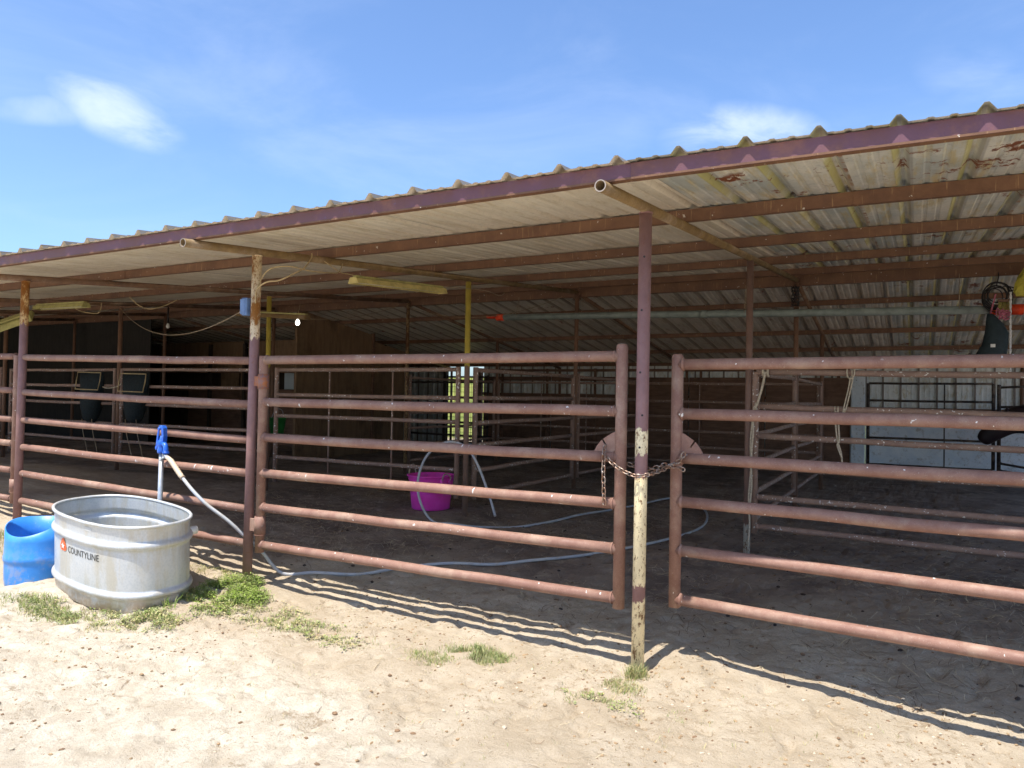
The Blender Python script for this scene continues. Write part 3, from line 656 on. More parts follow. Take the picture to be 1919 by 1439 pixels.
chain('chain', 'second loop of the rusty chain behind the peeling post', catmull([(-.10, .04, 1.10), (-.05, .05, 1.08), (.0, .052, 1.075), (.05, .06, 1.08), (.10, .10, 1.10), (.16, .12, 1.09), (.205, .125, 1.075)], 4), .034, roll=.2)

# pens inside
ZI = [1.77, 1.45, 1.18, .925, .65, .39]
GI = 'pen panels inside the barn'
rail_panel('pen_gate', 'pen gate with two thin upright bars behind the pink tub', 'gate', (-5.93, 3.05), (-3.16, 3.05), ZI, ZI, .024, M_RAIL2, GI, bars=(.88, 1.85), ztop=(.03, .03), endr=.029)
rail_panel('pen_fence', 'pen panel between two hay bags and the yellow post on the left', 'pen panel', (-9.08, 3.05), (-6.17, 3.05), [1.78, 1.535, 1.27, .97, .71, .45], [1.77, 1.525, 1.265, .97, .71, .45], .023, M_RAIL2, GI, ztop=(.02, .02))
rail_panel('pen_gate', 'pen gate hung left of the paired brown posts on the far left', 'gate', (-12.0, 3.05), (-9.25, 3.05), [1.78, 1.54, 1.28, .98, .73, .50], [1.78, 1.535, 1.27, .97, .71, .47], .023, M_RAIL2, GI, ztop=(.02, .02))
rail_panel('pen_fence', 'pen panel at the far left edge beyond the hay bags', 'pen panel', (-15.1, 3.05), (-12.3, 3.05), [1.8, 1.55, 1.3, 1.0, .75, .5], [1.78, 1.54, 1.28, .98, .73, .50], .023, M_RAIL2, GI)
ZD = [1.79, 1.47, 1.19, .93, .65, .36]
rail_panel('pen_fence', 'pen panel running back from the yellow post, loose hose end before it', 'pen panel', (-3.00, 3.16), (-3.05, 6.0), [1.77, 1.455, 1.175, .925, .64, .38], ZD, .025, M_RAIL2, GI, ztop=(.03, .02), endr=.03)
rail_panel('pen_fence', 'pen panel continuing back behind the brown ridge post in the middle', 'pen panel', (-3.05, 6.2), (-3.05, 9.05), ZD, ZD, .023, M_RAIL2, GI)
rail_panel('pen_fence', 'long droppings spotted pen panel behind the right hand gate', 'pen panel', (.06, 3.05), (2.98, 3.05), [1.74, 1.425, 1.155, .875, .60, .33], [1.70, 1.385, 1.11, .84, .56, .28], .027, M_RAIL2, GI, endr=.03, ztop=(.0, .0))
rail_panel('pen_fence', 'pen panel running back from the strapped post on the right', 'pen panel', (0, 3.12), (0, 6.02), [1.73, 1.41, 1.15, .88, .60, .35], [1.77, 1.45, 1.19, .9, .61, .36], .024, M_RAIL2, GI)
rail_panel('pen_fence', 'dark pen panel farther back along the right hand stall line', 'pen panel', (0, 6.18), (0, 9.05), [1.77, 1.45, 1.19, .9, .61, .36], [1.77, 1.45, 1.19, .9, .61, .36], .023, M_RAIL2, GI)
rail_panel('pen_fence', 'dark cross panel at the back of the middle pens', 'pen panel', (-3.0, 9.15), (-.05, 9.15), ZI, ZI, .022, M_RAIL2, GI, bars=(1.0, 1.95))
rail_panel('pen_fence', 'dark cross panel seen through the gate beside the open back door', 'pen panel', (-6.05, 9.15), (-3.1, 9.15), ZI, ZI, .022, M_RAIL2, GI, bars=(.95, 1.9))
rail_panel('pen_fence', 'dark pen panel running back behind the speckled tan post', 'pen panel', (-6.1, 6.2), (-6.1, 9.05), ZI, ZI, .022, M_RAIL2, GI)
rail_panel('pen_fence', 'low lit panel in front of the plywood partition', 'pen panel', (-8.55, 9.6), (-6.2, 9.2), ZI, ZI, .022, M_BLACK, GI, bars=(1.2,))
ZK = [1.84, 1.53, 1.10, .86, .38]
rail_panel('livestock_fence', 'black pipe panel before the whitish wall, middle upright bar', 'pen panel', (.60, 11.0), (2.52, 11.0), ZK, ZK, .020, M_BLACK, 'black panels by the back wall', bars=(1.20,), endr=.028, ztop=(0, 0), zbot=0)
rail_panel('livestock_fence', 'rusty black panel beside the dark horse at the right edge', 'pen panel', (2.60, 11.0), (4.6, 11.3), [1.78, 1.45, 1.32, .5, .38], [1.9, 1.5, 1.36, .2, .1], .020, M_BLACK, 'black panels by the back wall', endr=.03)
# wire mesh gate in the back doorway
mg = empty('mesh_gate', (-8.86, 11.6, GZ(-8.8, 11.6)), 'wire mesh gate across the bright open back doorway', 'gate')
mb = MB()
for xx in (-.02, 1.14): mb.tube([(xx, 0, .05), (xx, 0, 1.72)], .022, 10)
for z in (.08, 1.68): mb.tube([(-.02, 0, z), (1.14, 0, z)], .022, 10)
mb.build('frame', M_BLACK, mg)
mb = MB()
for k in range(1, 12): mb.tube([(k*.096, .0, .08), (k*.096, .0, 1.68)], .0045 if k % 3 else .016, 6)
for k in range(1, 13): mb.tube([(0, .006, .08+k*.123), (1.12, .006, .08+k*.123)], .0045 if k % 3 else .013, 6)
mb.build('wire_mesh', M_BLACK, mg)

# ------------------------------------------------------------------ stock tank
def oval(a, b, n=2.5, N_=96):
    pts = []
    for k in range(N_):
        t = -math.pi/2+2*math.pi*k/N_; ct, st_ = math.cos(t), math.sin(t)
        x = math.copysign(abs(ct)**(2/n), ct)*a; y = math.copysign(abs(st_)**(2/n), st_)*b
        gx_ = math.copysign(abs(x/a)**(n-1)/a, x) if abs(x) > 1e-6 else 0; gy_ = math.copysign(abs(y/b)**(n-1)/b, y) if abs(y) > 1e-6 else 0; q = math.hypot(gx_, gy_)
        pts.append((x, y, gx_/q, gy_/q))
    return pts
TL, TW, TH = 1.222, .656, .572
tank = empty('stock_tank', (-3.663, -.618, .040), 'oval galvanised stock tank of water beside the blue hydrant', 'tank', rz=-.30)
tank.rotation_euler = (.0485, .051, -.136)
ST = oval(TL/2, TW/2)
def ringsweep(mb, prof, mi=0):
    vs = []; n = len(ST)
    for off, z in prof:
        for (x, y, nx_, ny_) in ST: vs.append((x+nx_*off, y+ny_*off, z))
    fs = [(i*n+k, i*n+(k+1) % n, (i+1)*n+(k+1) % n, (i+1)*n+k) for i in range(len(prof)-1) for k in range(n)]
    return mb.add(vs, fs, True, mi)
def rib(z0, w, d, s): return [(s*d*math.sin(math.pi*k/8)**.8, z0+w*k/8) for k in range(9)]
prof = [(-.012, 0), (-.004, .004), (-.003, .07)]+rib(.085, .055, .020, 1)+[(0, .15), (0, .40)]+rib(.415, .055, .020, 1)+[(0, .485), (.001, TH-.02), (.006, TH-.008)]
mb = ringsweep(MB(), prof); body = mb.build('tank_wall', M_TANK, tank)
inner = [(-.004, TH-.010)]+[(p[0]-.004, p[1]) for p in prof[::-1][2:]]+[(-.012, .012)]
mb = ringsweep(MB(), inner); n = len(ST); mb.f.append(tuple(len(mb.v)-n+k for k in range(n))); mb.sm.append(False); mb.mi.append(0); mb.build('tank_inside', M_TANK, tank)
mb = MB(); mb.tube([(x+a*.006, y+b*.006, TH) for (x, y, a, b) in ST], .0115, 10, closed=True); mb.build('rolled_rim', M_TANK, tank)
mb = MB(); vs = [(x-a*.01, y-b*.01, .30) for (x, y, a, b) in ST]; mb.add(vs, [tuple(range(len(vs)))]); vs2 = [(x-a*.01, y-b*.01, .28) for (x, y, a, b) in ST]; mb.build('water', M_WATER, tank)
# arc-length map of the wall so marks lie on it
arc = [0]
for k in range(len(ST)): a = ST[k]; b = ST[(k+1) % len(ST)]; arc.append(arc[-1]+math.hypot(b[0]-a[0], b[1]-a[1]))
def onwall(s, z, lift=.0025):
    s = s % arc[-1]; k = 0
    while k < len(ST)-1 and arc[k+1] < s: k += 1
    t = (s-arc[k])/(arc[k+1]-arc[k]); a = ST[k]; b = ST[(k+1) % len(ST)]
    nx_ = a[2]+(b[2]-a[2])*t; ny_ = a[3]+(b[3]-a[3])*t; q = math.hypot(nx_, ny_)
    return (a[0]+(b[0]-a[0])*t+nx_/q*lift, a[1]+(b[1]-a[1])*t+ny_/q*lift, z)
def text_mesh(txt, size, space=1.0):
    cu = bpy.data.curves.new('t', 'FONT'); cu.body = txt; cu.size = size; cu.space_character = space; cu.resolution_u = 3
    to = bpy.data.objects.new('t', cu); COL.objects.link(to); bpy.context.view_layer.update()
    dg = bpy.context.evaluated_depsgraph_get(); tm = bpy.data.meshes.new_from_object(to.evaluated_get(dg))
    V = [p.co.copy() for p in tm.vertices]; F = [tuple(f.vertices) for f in tm.polygons]
    bpy.data.objects.remove(to); bpy.data.meshes.remove(tm); return V, F
S0 = arc[-1]-.50                                      # along the front wall, left part
Vt, Ft = text_mesh('COUNTYLINE', .062, 1.02); wmax = max(p.x for p in Vt)
SCX = .385/wmax
S_left = -.07
mb = MB(); mb.add([onwall(S_left+p.x*SCX, .328+p.y*1.02) for p in Vt], Ft)
mb.build('brand_lettering', M_INK, tank)
em = []
for k in range(24):
    a = 2*math.pi*k/24; q = 1-.16*math.cos(3*(a-math.pi/2)+math.pi)*1.0
    em.append((.050*q*math.cos(a), .043*q*math.sin(a)))
mb = MB(); mb.add([onwall(S_left-.075+p[0], .362+p[1], .003) for p in em], [tuple(range(24))]); mb.build('emblem', M_ORANGE, tank)
st = [((.024 if k % 2 == 0 else .011)*math.cos(math.pi/2+k*math.pi/5), (.024 if k % 2 == 0 else .011)*math.sin(math.pi/2+k*math.pi/5)) for k in range(10)]
mb = MB(); mb.add([onwall(S_left-.075, .358, .0055)]+[onwall(S_left-.075+p[0]*1.3, .358+p[1], .0055) for p in st], [(0, k+1, (k+1) % 10+1) for k in range(10)]); mb.build('emblem_star', M_WHITE, tank)
mb = MB(); mb.add([onwall(.16+a, TH-.055+b, .002) for a in (0, .04, .08) for b in (0, .026)], [(0, 2, 3, 1), (2, 4, 5, 3)]); mb.build('paper_sticker', flat('faded_sticker', (.55, .55, .53), .6, 0, .05), tank)
MB().tube([(TL/2-.22, TW/2-.05, .44), (TL/2-.22, TW/2+.01, .44)], .03, 12).build('drain_fitting', M_WHITE, tank)

# ------------------------------------------------------------------ blue tub (cut drum)
tub = empty('blue_tub', (-4.49, -.74, GZ(-4.6, -.95)), 'scuffed blue plastic tub cut from a drum, left of the stock tank', 'tub')
def tubwall(inner=False):
    seg = 48; mb = MB(); vs = []; zs_ = [0, .012, .05, .16, .19, .195, .215, .23, .245, .34, 1.0]; rad = [.215, .232, .238, .240, .242, .248, .249, .248, .242, .240, .238]
    for z, q in zip(zs_, rad):
        for k in range(seg):
            a = 2*math.pi*k/seg; top = .455+.045*math.cos(a-1.9)+.022*math.sin(2*a+.6); zz = z if z < 1 else top
            q2 = q*.87-(.006 if inner else 0); vs.append((q2*math.cos(a)*1.05, q2*math.sin(a), zz+(.004 if inner and z == 0 else 0)))
    n = seg; fs = []
    for i in range(len(zs_)-1):
        for k in range(seg):
            f = (i*n+k, i*n+(k+1) % n, (i+1)*n+(k+1) % n, (i+1)*n+k); fs.append(f[::-1] if inner else f)
    fs.append(tuple(range(n)) if inner else tuple(reversed(range(n)))); return mb, vs, fs
mb, vs, fs = tubwall(); mb.add(vs, fs, True); _, v2, f2 = tubwall(True); mb.add(v2, f2, True)
o0 = 10*48; o1 = len(vs)+10*48; mb.f += [(o0+k, o0+(k+1) % 48, o1+(k+1) % 48, o1+k) for k in range(48)]; mb.sm += [False]*48; mb.mi += [0]*48
mb.build('tub_shell', M_BLUE, tub)

# ------------------------------------------------------------------ yard hydrant
hx, hy = -3.985, -.085; hz = GZ(hx, hy)
hyd = empty('yard_hydrant', (hx, hy, hz), 'blue headed frost free hydrant on a galvanised pipe behind the tank', 'hydrant')
MB().tube([(0, 0, -.1), (.012, 0, 1.0-hz)], .0195, 16).build('standpipe', M_GALV, hyd)
zt = 1.0-hz
mb = MB(); mb.lathe([(.0, zt-.03), (.030, zt-.03), (.034, zt-.02), (.034, zt+.0), (.030, zt+.012), (.034, zt+.03), (.036, zt+.045), (.030, zt+.07), (.018, zt+.085), (.015, zt+.11), (0, zt+.112)], (.012, 0, 0), 18)
mb.tube(catmull([(.012, 0, zt+.03), (.045, -.008, zt+.045), (.072, -.014, zt+.035), (.085, -.018, zt+.005), (.086, -.018, zt-.012)], 5), [.020]*20+[.024], 14)
mb.tube([(.086, -.018, zt-.012), (.086, -.018, zt-.030)], .027, 8)
mb.box((-.030, -.004, zt+.012), (.035, .03, .03), bev=.005); mb.build('cast_head', M_CASTB, hyd)
mb = MB()
for dy in (-.020, .020): mb.prism([(-.046, .0), (-.030, .0), (-.016, .10), (-.004, .165), (-.018, .172), (-.032, .10)], .008, (.012, dy, zt+.005), (1, 0, 0), (0, 0, 1))
mb.tube([(.000, -.026, zt+.168), (.000, .026, zt+.168)], .011, 10); mb.tube([(-.026, -.026, zt+.012), (-.026, .026, zt+.012)], .010, 10)
mb.prism([(.010, .06), (.034, .05), (.040, .10), (.036, .165), (.020, .185), (-.014, .186), (-.020, .172), (.008, .160), (.016, .11)], .036, (.012, 0, zt+.008), (1, 0, 0), (0, 0, 1)); mb.build('lever_handle', M_CASTB, hyd)
MB().tube([(.012, 0, zt+.10), (.014, 0, zt+.165)], .006, 8).build('pump_rod', M_GALV, hyd)
mb = MB(); mb.tube([(.086, -.018, zt-.030), (.088, -.022, zt-.055)], .017, 10); mb.tube([(.086, -.022, zt-.052), (.062, -.038, zt-.072)], .011, 8); mb.tube([(.062, -.038, zt-.072), (.055, -.042, zt-.080)], .017, 10); mb.tube([(.088, -.022, zt-.052), (.108, -.028, zt-.052)], .016, 10); mb.build('hose_valve', M_GALV, hyd)

# ------------------------------------------------------------------ hose
hp = [(hx+.108, hy-.028, .948), (-3.81, -.125, .925), (-3.74, -.135, .875), (-3.66, -.14, .81), (-3.52, -.135, .70), (-3.40, -.10, .60), (-3.28, -.02, .49), (-3.18, .07, .36), (-3.08, .13, .26)]
gpts = [(-2.98, .26), (-2.80, .42), (-2.55, .66), (-2.35, .95), (-2.05, 1.20), (-1.75, 1.40), (-1.50, 1.62), (-1.22, 2.02), (-.95, 2.55), (-.78, 3.2), (-.70, 4.0), (-.78, 4.75), (-1.0, 5.5), (-1.35, 6.05), (-1.62, 5.95), (-1.78, 5.2), (-1.92, 4.5), (-2.02, 3.9), (-2.12, 3.35), (-2.32, 2.85), (-2.62, 2.6), (-2.90, 2.52)]
pl = 1.0
lp = [(-3.08, 2.50, .15), (-3.24, 2.52, .28), (-3.34, 2.56, .50), (-3.31, 2.6, .74), (-3.19, 2.64, .91), (-3.0, 2.66, .985), (-2.80, 2.66, .94), (-2.66, 2.64, .79), (-2.55, 2.62, .60), (-2.46, 2.60, .42), (-2.39, 2.58, .26)]
hose = [Vector(p) for p in hp]+[Vector((x, y, GZ(x, y)+.016)) for x, y in gpts]+[Vector(p) for p in lp]
hz_o = tag(MB().tube(catmull(hose, 7), .0135, 10).build('hose', M_HOSE), 'grey garden hose from the hydrant, looping up beside the pink tub', 'hose')
sl = catmull(hp[:5], 8)[2:26]; mb = MB()
mb.tube(sl, [.0175+.0045*(k % 2)*(1 if k > 6 else 0) for k in range(len(sl))], 10); mb.build('strain_relief', M_TAN, hz_o)

# ------------------------------------------------------------------ pink tub
bk = empty('pink_tub', (-3.67, 3.30, GZ(-3.67, 3.3)-.005), 'bright pink rubber muck tub with rope handles behind the closed gate', 'tub')
mb = MB(); mb.lathe([(0, .0), (.205, .0), (.222, .012), (.245, .22), (.262, .345), (.268, .35), (.268, .385), (.285, .388), (.285, .400), (.268, .402), (.258, .395), (.238, .20), (.212, .02), (0, .018)], seg=44); mb.build('tub_shell', M_PINK, bk)
for s in (-1, 1):
    mb = MB(); d = Vector((.95*s, -.31, 0)).normalized() if s > 0 else Vector((-1, .1, 0)); t = Vector((-d.y, d.x, 0))
    for w in (-.055, .055): mb.box(d*.268+t*w+Vector((0, 0, .345)), (.03, .03, .05), bev=.006)
    mb.build('handle_lug', M_PINK, bk)
    h = .10 if s < 0 else .03
    MB().tube(catmull([d*.275+t*-.055+Vector((0, 0, .35)), d*.30+t*-.06+Vector((0, 0, .39+h*.5)), d*.29+t*-.02+Vector((0, 0, .40+h)), d*.285+t*.03+Vector((0, 0, .39+h)), d*.29+t*.06+Vector((0, 0, .37+h*.4)), d*.275+t*.055+Vector((0, 0, .35))], 5), .007, 8).build('rope_handle', M_ROPE, bk)
# green bucket
gb = empty('green_bucket', (-6.14, 3.28, .93), 'small green bucket hung by the yellow post at the pen gate', 'bucket')
mb = MB(); mb.lathe([(0, 0), (.085, 0), (.11, .20), (.117, .20), (.117, .215), (.106, .215), (.082, .008), (0, .008)], seg=24); mb.build('pail', M_GREENB, gb)
MB().tube(catmull([(-.112, 0, .2), (-.07, .02, .30), (0, .03, .33), (.07, .02, .30), (.112, 0, .2)], 5), .003, 6).build('bail', M_GALV, gb)

# ------------------------------------------------------------------ lamps, wires, box
def shop_lamp(loc, length, rz, rx, label, ry=0.0, M_CREAM=M_CREAM):
    o = empty('shop_lamp', loc, label, 'lamp', 'cream strip lamps under the roof'); o.rotation_euler = (rx, ry, rz)
    P = [(-.062, -.036), (-.058, -.036), (-.040, .0), (-.03, .008), (.03, .008), (.040, 0), (.058, -.036), (.062, -.036), (.045, .004), (.034, .014), (-.034, .014), (-.045, .004)]
    MB().prism(P, length, (0, 0, 0), (0, 1, 0), (0, 0, 1)).build('reflector', M_CREAM, o)
    MB().box((0, 0, .026), (length*.97, .05, .020), bev=.004).build('ballast_box', M_OLIVE, o)
    mb = MB()
    for s in (-1, 1): mb.prism([(-.062, -.038), (.062, -.038), (.045, .008), (.034, .018), (-.034, .018), (-.045, .008)], .004, (s*length/2, 0, 0), (0, 1, 0), (0, 0, 1))
    mb.build('end_cap', M_CREAM, o)
    for s in (-1, 1): MB().tube([(-length*.47, s*.025, -.016), (length*.47, s*.025, -.016)], .010, 10).build('tube', flat('unlit_tube', (.7, .7, .66), .3, 0, .03) if 'unlit_tube' not in bpy.data.materials else bpy.data.materials['unlit_tube'], o)
    return o
la, lb = Vector((-2.98, 1.02, 2.475)), Vector((-2.84, 2.22, 2.535)); d = lb-la
shop_lamp((la+lb)/2, d.length, math.atan2(d.y, d.x), 0, 'cream strip lamp hanging below the roof in the middle of the picture', -math.asin(d.z/d.length))
shop_lamp((-8.05, 1.5, 2.515), .95, .05, .0, 'short strip lamp behind the farthest left post', 0.0, M_OLIVE)
shop_lamp((-8.55, 1.0, 2.22), .85, .75, R_(28), 'tilted yellowish lamp hood at the far left edge', -R_(24), M_OLIVE).scale = (1.0, 2.3, 1.2)
shop_lamp((-5.98, 3.0, 2.48), 1.2, .0, .0, 'dim brown strip lamp by the lit bulb', R_(4), M_PIPEY)
bo = empty('hanging_bulb', (-6.42, 3.9, 2.50), 'lit bare bulb hanging beside the yellow post', 'bulb')
mb = MB(); mb.lathe([(0, -.06), (.018, -.052), (.029, -.03), (.030, -.015), (.022, .006), (.014, .02), (.013, .03)], seg=18); mb.build('glass_bulb', M_BULB, bo)
MB().tube([(0, 0, .028), (0, 0, .085)], .019, 12).build('socket', M_BLK, bo); MB().tube([(0, 0, .08), (.02, .02, .25)], .003, 6).build('cord', M_WIRED, bo)
b2o = empty('unlit_bulb', (-9.6, 4.2, 2.57), 'unlit white bulb hanging at the left under the roof', 'bulb')
mb = MB(); mb.lathe([(0, -.06), (.018, -.052), (.029, -.03), (.030, -.015), (.022, .006), (.014, .02), (.013, .03)], seg=14); mb.build('glass_bulb', bpy.data.materials['unlit_tube'], b2o); MB().tube([(0, 0, .028), (0, 0, .30)], .012, 8).build('socket', M_BLK, b2o)
eb = empty('electrical_box', (-3.13, -.01, 2.055), 'small blue grey outlet box fixed to the rusty topped post', 'electrical box')
MB().box((0, 0, .065), (.055, .07, .135), bev=.008).build('box_body', M_EBOX, eb); MB().box((-.012, -.036, .065), (.05, .006, .115), bev=.002).build('cover_plate', M_EBOX, eb)
def wire(label, pts, rad=.005, mat=M_WIRE, n=8): return tag(MB().tube(catmull(pts, n), rad, 7).build('wire', mat), label, 'wire', 'wires under the roof')
wire('cream cable curving from the rusty topped post up to the rafter', [(-3.015, -.04, 2.14), (-3.01, -.035, 2.24), (-2.93, -.02, 2.295), (-2.84, .02, 2.31), (-2.80, .10, 2.36), (-2.86, .30, 2.45), (-2.98, .50, 2.57), (-3.03, .56, 2.62)], .0058)
wire('cream cable arching over to the rafter beside the post', [(-3.01, -.03, 2.24), (-3.0, .0, 2.33), (-2.96, .05, 2.41), (-2.88, .16, 2.44), (-2.83, .35, 2.43), (-2.88, .6, 2.46), (-2.95, .80, 2.50), (-3.02, .93, 2.60)], .0050)
wire('lamp cord from the rafter to the hanging strip lamp', [(-3.02, .70, 2.58), (-2.98, .78, 2.53), (-2.97, .86, 2.505), (-2.98, .95, 2.51), (-2.98, 1.02, 2.51)], .0038)
wire('thin wire sagging between lamp and ridge', [(-2.84, 2.22, 2.57), (-2.7, 2.8, 2.60), (-2.85, 3.4, 2.63), (-3.0, 3.8, 2.72)], .003, M_WIRED)
wire('thin wire sagging below the ridge, left span', sag((-8.9, 5.9, 2.93), (-6.2, 5.9, 2.93), .16), .0035, M_WIRED, 2)
wire('thin wire sagging below the ridge, right span', sag((-6.0, 5.9, 2.93), (-3.2, 5.9, 2.95), .24), .0035, M_WIRED, 2)
wire('thin wire from the outlet box to the left', sag((-3.16, .02, 2.12), (-9.1, 3.0, 2.70), .30), .0035, M_WIRED, 2)
wire('looped cable end left of the left inner post', [(-8.0, 1.6, 2.52), (-7.95, 1.7, 2.46), (-7.80, 1.8, 2.44), (-7.72, 1.8, 2.48), (-7.70, 1.8, 2.57)], .005, M_WIRE)
wire('cable drooping from a purlin right of the left inner post', [(-7.15, 1.8, 2.62), (-7.05, 1.85, 2.52), (-6.9, 1.9, 2.47), (-6.75, 2.0, 2.52), (-6.65, 2.1, 2.60)], .005, M_WIRE)

# ------------------------------------------------------------------ long pipe and things hung on the right
pp = empty('long_pvc_pipe', (-4.21, 5.95, 2.69), 'long grey green plastic pipe slung below the ridge beam', 'pipe')
mb = MB(); mb.tube([(0, 0, 0), (2.1, 0, -.040), (4.2, 0, -.092), (6.30, 0, -.135)], .048, 18); mb.tube([(3.0, 0, -.0625), (3.12, 0, -.065)], .052, 18); mb.build('pipe_body', M_PVC, pp)
MB().tube([(-.10, 0, .0), (.02, 0, 0)], .052, 18).build('end_cap', M_RED, pp); MB().tube([(6.30, 0, -.135), (6.85, 0, -.15)], .060, 18).build('red_coupler', M_RED, pp)
for x_ in (.25, 3.6, 6.0):
    mb = MB(); mb.tube([(x_, 0.050, -.02*x_), (x_, .04, .30)], .003, 6); mb.tube([(x_, -.050, -.02*x_), (x_, .04, .30)], .003, 6)
    mb.build('hanging_strap', M_WIRED, pp)
mb = MB(); q = random.Random(5)
for k in range(7): mb.tube(catmull([(-4.35-.14*q.random(), 5.9+.08*q.random(), 2.68+.03*q.random()) for _ in range(5)], 4), .006, 6)
tag(mb.build('orange_cord', M_RED), 'tangle of orange cord tied at the left end of the plastic pipe', 'cord')
mb = MB(); q = random.Random(2)
for k in range(9):
    a0 = q.uniform(0, 6); rr = .085+.008*k+q.uniform(-.012, .012); ox, oz = q.uniform(-.03, .03), q.uniform(-.03, .03)
    mb.tube([(2.14+ox+rr*.92*math.cos(a0+t*.35), 5.82+.004*k+.01*math.sin(t), 2.70+oz+rr*1.05*math.sin(a0+t*.35)) for t in range(18)], .0065, 7, closed=True)
mb.tube(catmull([(2.14, 5.83, 2.80), (2.16, 5.85, 2.9), (2.17, 5.95, 2.97)], 4), .006, 6)
mb.tube(catmull([(2.20, 5.83, 2.80), (2.27, 5.83, 2.79), (2.32, 5.83, 2.76), (2.25, 5.83, 2.74)], 4), .006, 6)
tag(mb.build('cable_coil', M_BLK), 'coil of black cable hanging from the ridge beam on the right', 'cable coil')
# dark bag
bg_ = empty('dark_bag', (2.11, 5.78, 1.93), 'dark teal bag hanging under the black cable coil', 'bag')
vs = []; fs = []; lev = [(0, .155, .07, -.04), (.10, .15, .08, -.03), (.22, .125, .085, .01), (.34, .115, .08, .03), (.44, .085, .07, .015), (.51, .055, .05, -.01), (.56, .03, .025, -.03)]
for (z, a, b, ox) in lev:
    for k in range(20):
        t = 2*math.pi*k/20; w = 1+.06*math.sin(3*t+z*9); vs.append((ox+a*math.cos(t)*w, b*math.sin(t)*w, z))
for i in range(len(lev)-1):
    for k in range(20): fs.append((i*20+k, i*20+(k+1) % 20, (i+1)*20+(k+1) % 20, (i+1)*20+k))
fs += [tuple(reversed(range(20))), tuple(range(120, 140))]
MB().add(vs, fs, True).build('bag_body', M_TEAL, bg_); MB().tube([(-.03, 0, .55), (.02, 0, .78)], .008, 8).build('drawstring', M_PINKR, bg_)
MB().box((-.01, -.098, .20), (.045, .006, .035)).build('paper_tag', M_WHITE, bg_)
mb = MB(); q = random.Random(8)
for k in range(5): mb.tube(catmull([(2.16+q.uniform(-.03, .10), 5.74+q.uniform(-.03, .03), 2.46+q.uniform(-.05, .09)) for _ in range(5)], 4), .007, 6)
tag(mb.build('pink_halter_rope', M_PINKR), 'faded pink halter rope bunched above the dark bag', 'rope')
mb = MB()
for k in range(2): mb.tube([(2.265+.006*math.cos(t*.9+k*math.pi), 5.74+.006*math.sin(t*.9+k*math.pi), 2.72-t*.0155) for t in range(60)], .0065, 6)
tag(mb.build('white_rope', M_ROPEW), 'white twisted rope hanging straight down at the right', 'rope')
fb = empty('yellow_feed_bag', (2.52, 5.75, 2.67), 'crumpled yellow bag slung under the roof at the right edge', 'bag')
vs = []; fs = []; lev = [(0, .20, .08), (.05, .23, .10), (.14, .21, .11), (.22, .17, .10), (.30, .14, .07), (.36, .10, .03)]
for (z, a, b) in lev:
    for k in range(18): t = 2*math.pi*k/18; w = 1+.10*math.sin(4*t+z*17); vs.append((a*math.cos(t)*w+.02*math.sin(z*20), b*math.sin(t)*w, z))
for i in range(len(lev)-1):
    for k in range(18): fs.append((i*18+k, i*18+(k+1) % 18, (i+1)*18+(k+1) % 18, (i+1)*18+k))
fs += [tuple(reversed(range(18))), tuple(range(90, 108))]
MB().add(vs, fs, False).build('bag_body', M_YEL, fb); MB().tube([(-.1, 0, .33), (0, .1, .42), (.1, 0, .33)], .006, 6).build('strap', M_BLK, fb)
br = empty('stable_brush', (2.21, 5.80, 2.50), 'straw bristle brush head behind the white rope', 'brush')
mb = MB(); q = random.Random(4)
for k in range(70): x_ = -.05+.1*q.random(); y_ = q.uniform(-.02, .02); mb.tube([(x_, y_, .12), (x_*1.25+q.uniform(-.004, .004), y_*1.3, q.uniform(-.02, .01))], .0022, 4)
mb.build('bristles', M_BRUSH, br); MB().box((0, 0, .135), (.12, .05, .03), bev=.006).build('brush_back', M_BOARD, br)
cp = empty('grey_jug', (2.44, 5.70, 2.33), 'grey plastic jug hanging at the right edge', 'jug')
mb = MB(); mb.lathe([(0, 0), (.04, 0), (.055, .02), (.062, .13), (.055, .18), (.03, .22), (.03, .25), (.024, .25), (.024, .21), (0, .2)], seg=20); mb.build('jug_body', M_CUP, cp); MB().tube([(0, 0, .24), (0, .05, .40)], .004, 6).build('hanger', M_BLK, cp)
# black hay net wrapped at the ridge post
mb = MB(); q = random.Random(6)
for k in range(12): a = q.uniform(0, 6.3); mb.tube(catmull([(-.0+.045*math.cos(a+t*.5), 6.03+.045*math.sin(a+t*.5)-.02, 2.95-.05*t-.01*q.random()) for t in range(6)], 4), .004, 5)
for k in range(6): z = 2.92-.045*k; mb.tube([(.047*math.cos(t*.6), 6.03+.047*math.sin(t*.6)-.02, z+.01*q.random()) for t in range(10)], .0045, 5, closed=True)
tag(mb.build('black_net', M_BLK), 'black netting wrapped round the ridge post on the right', 'net')
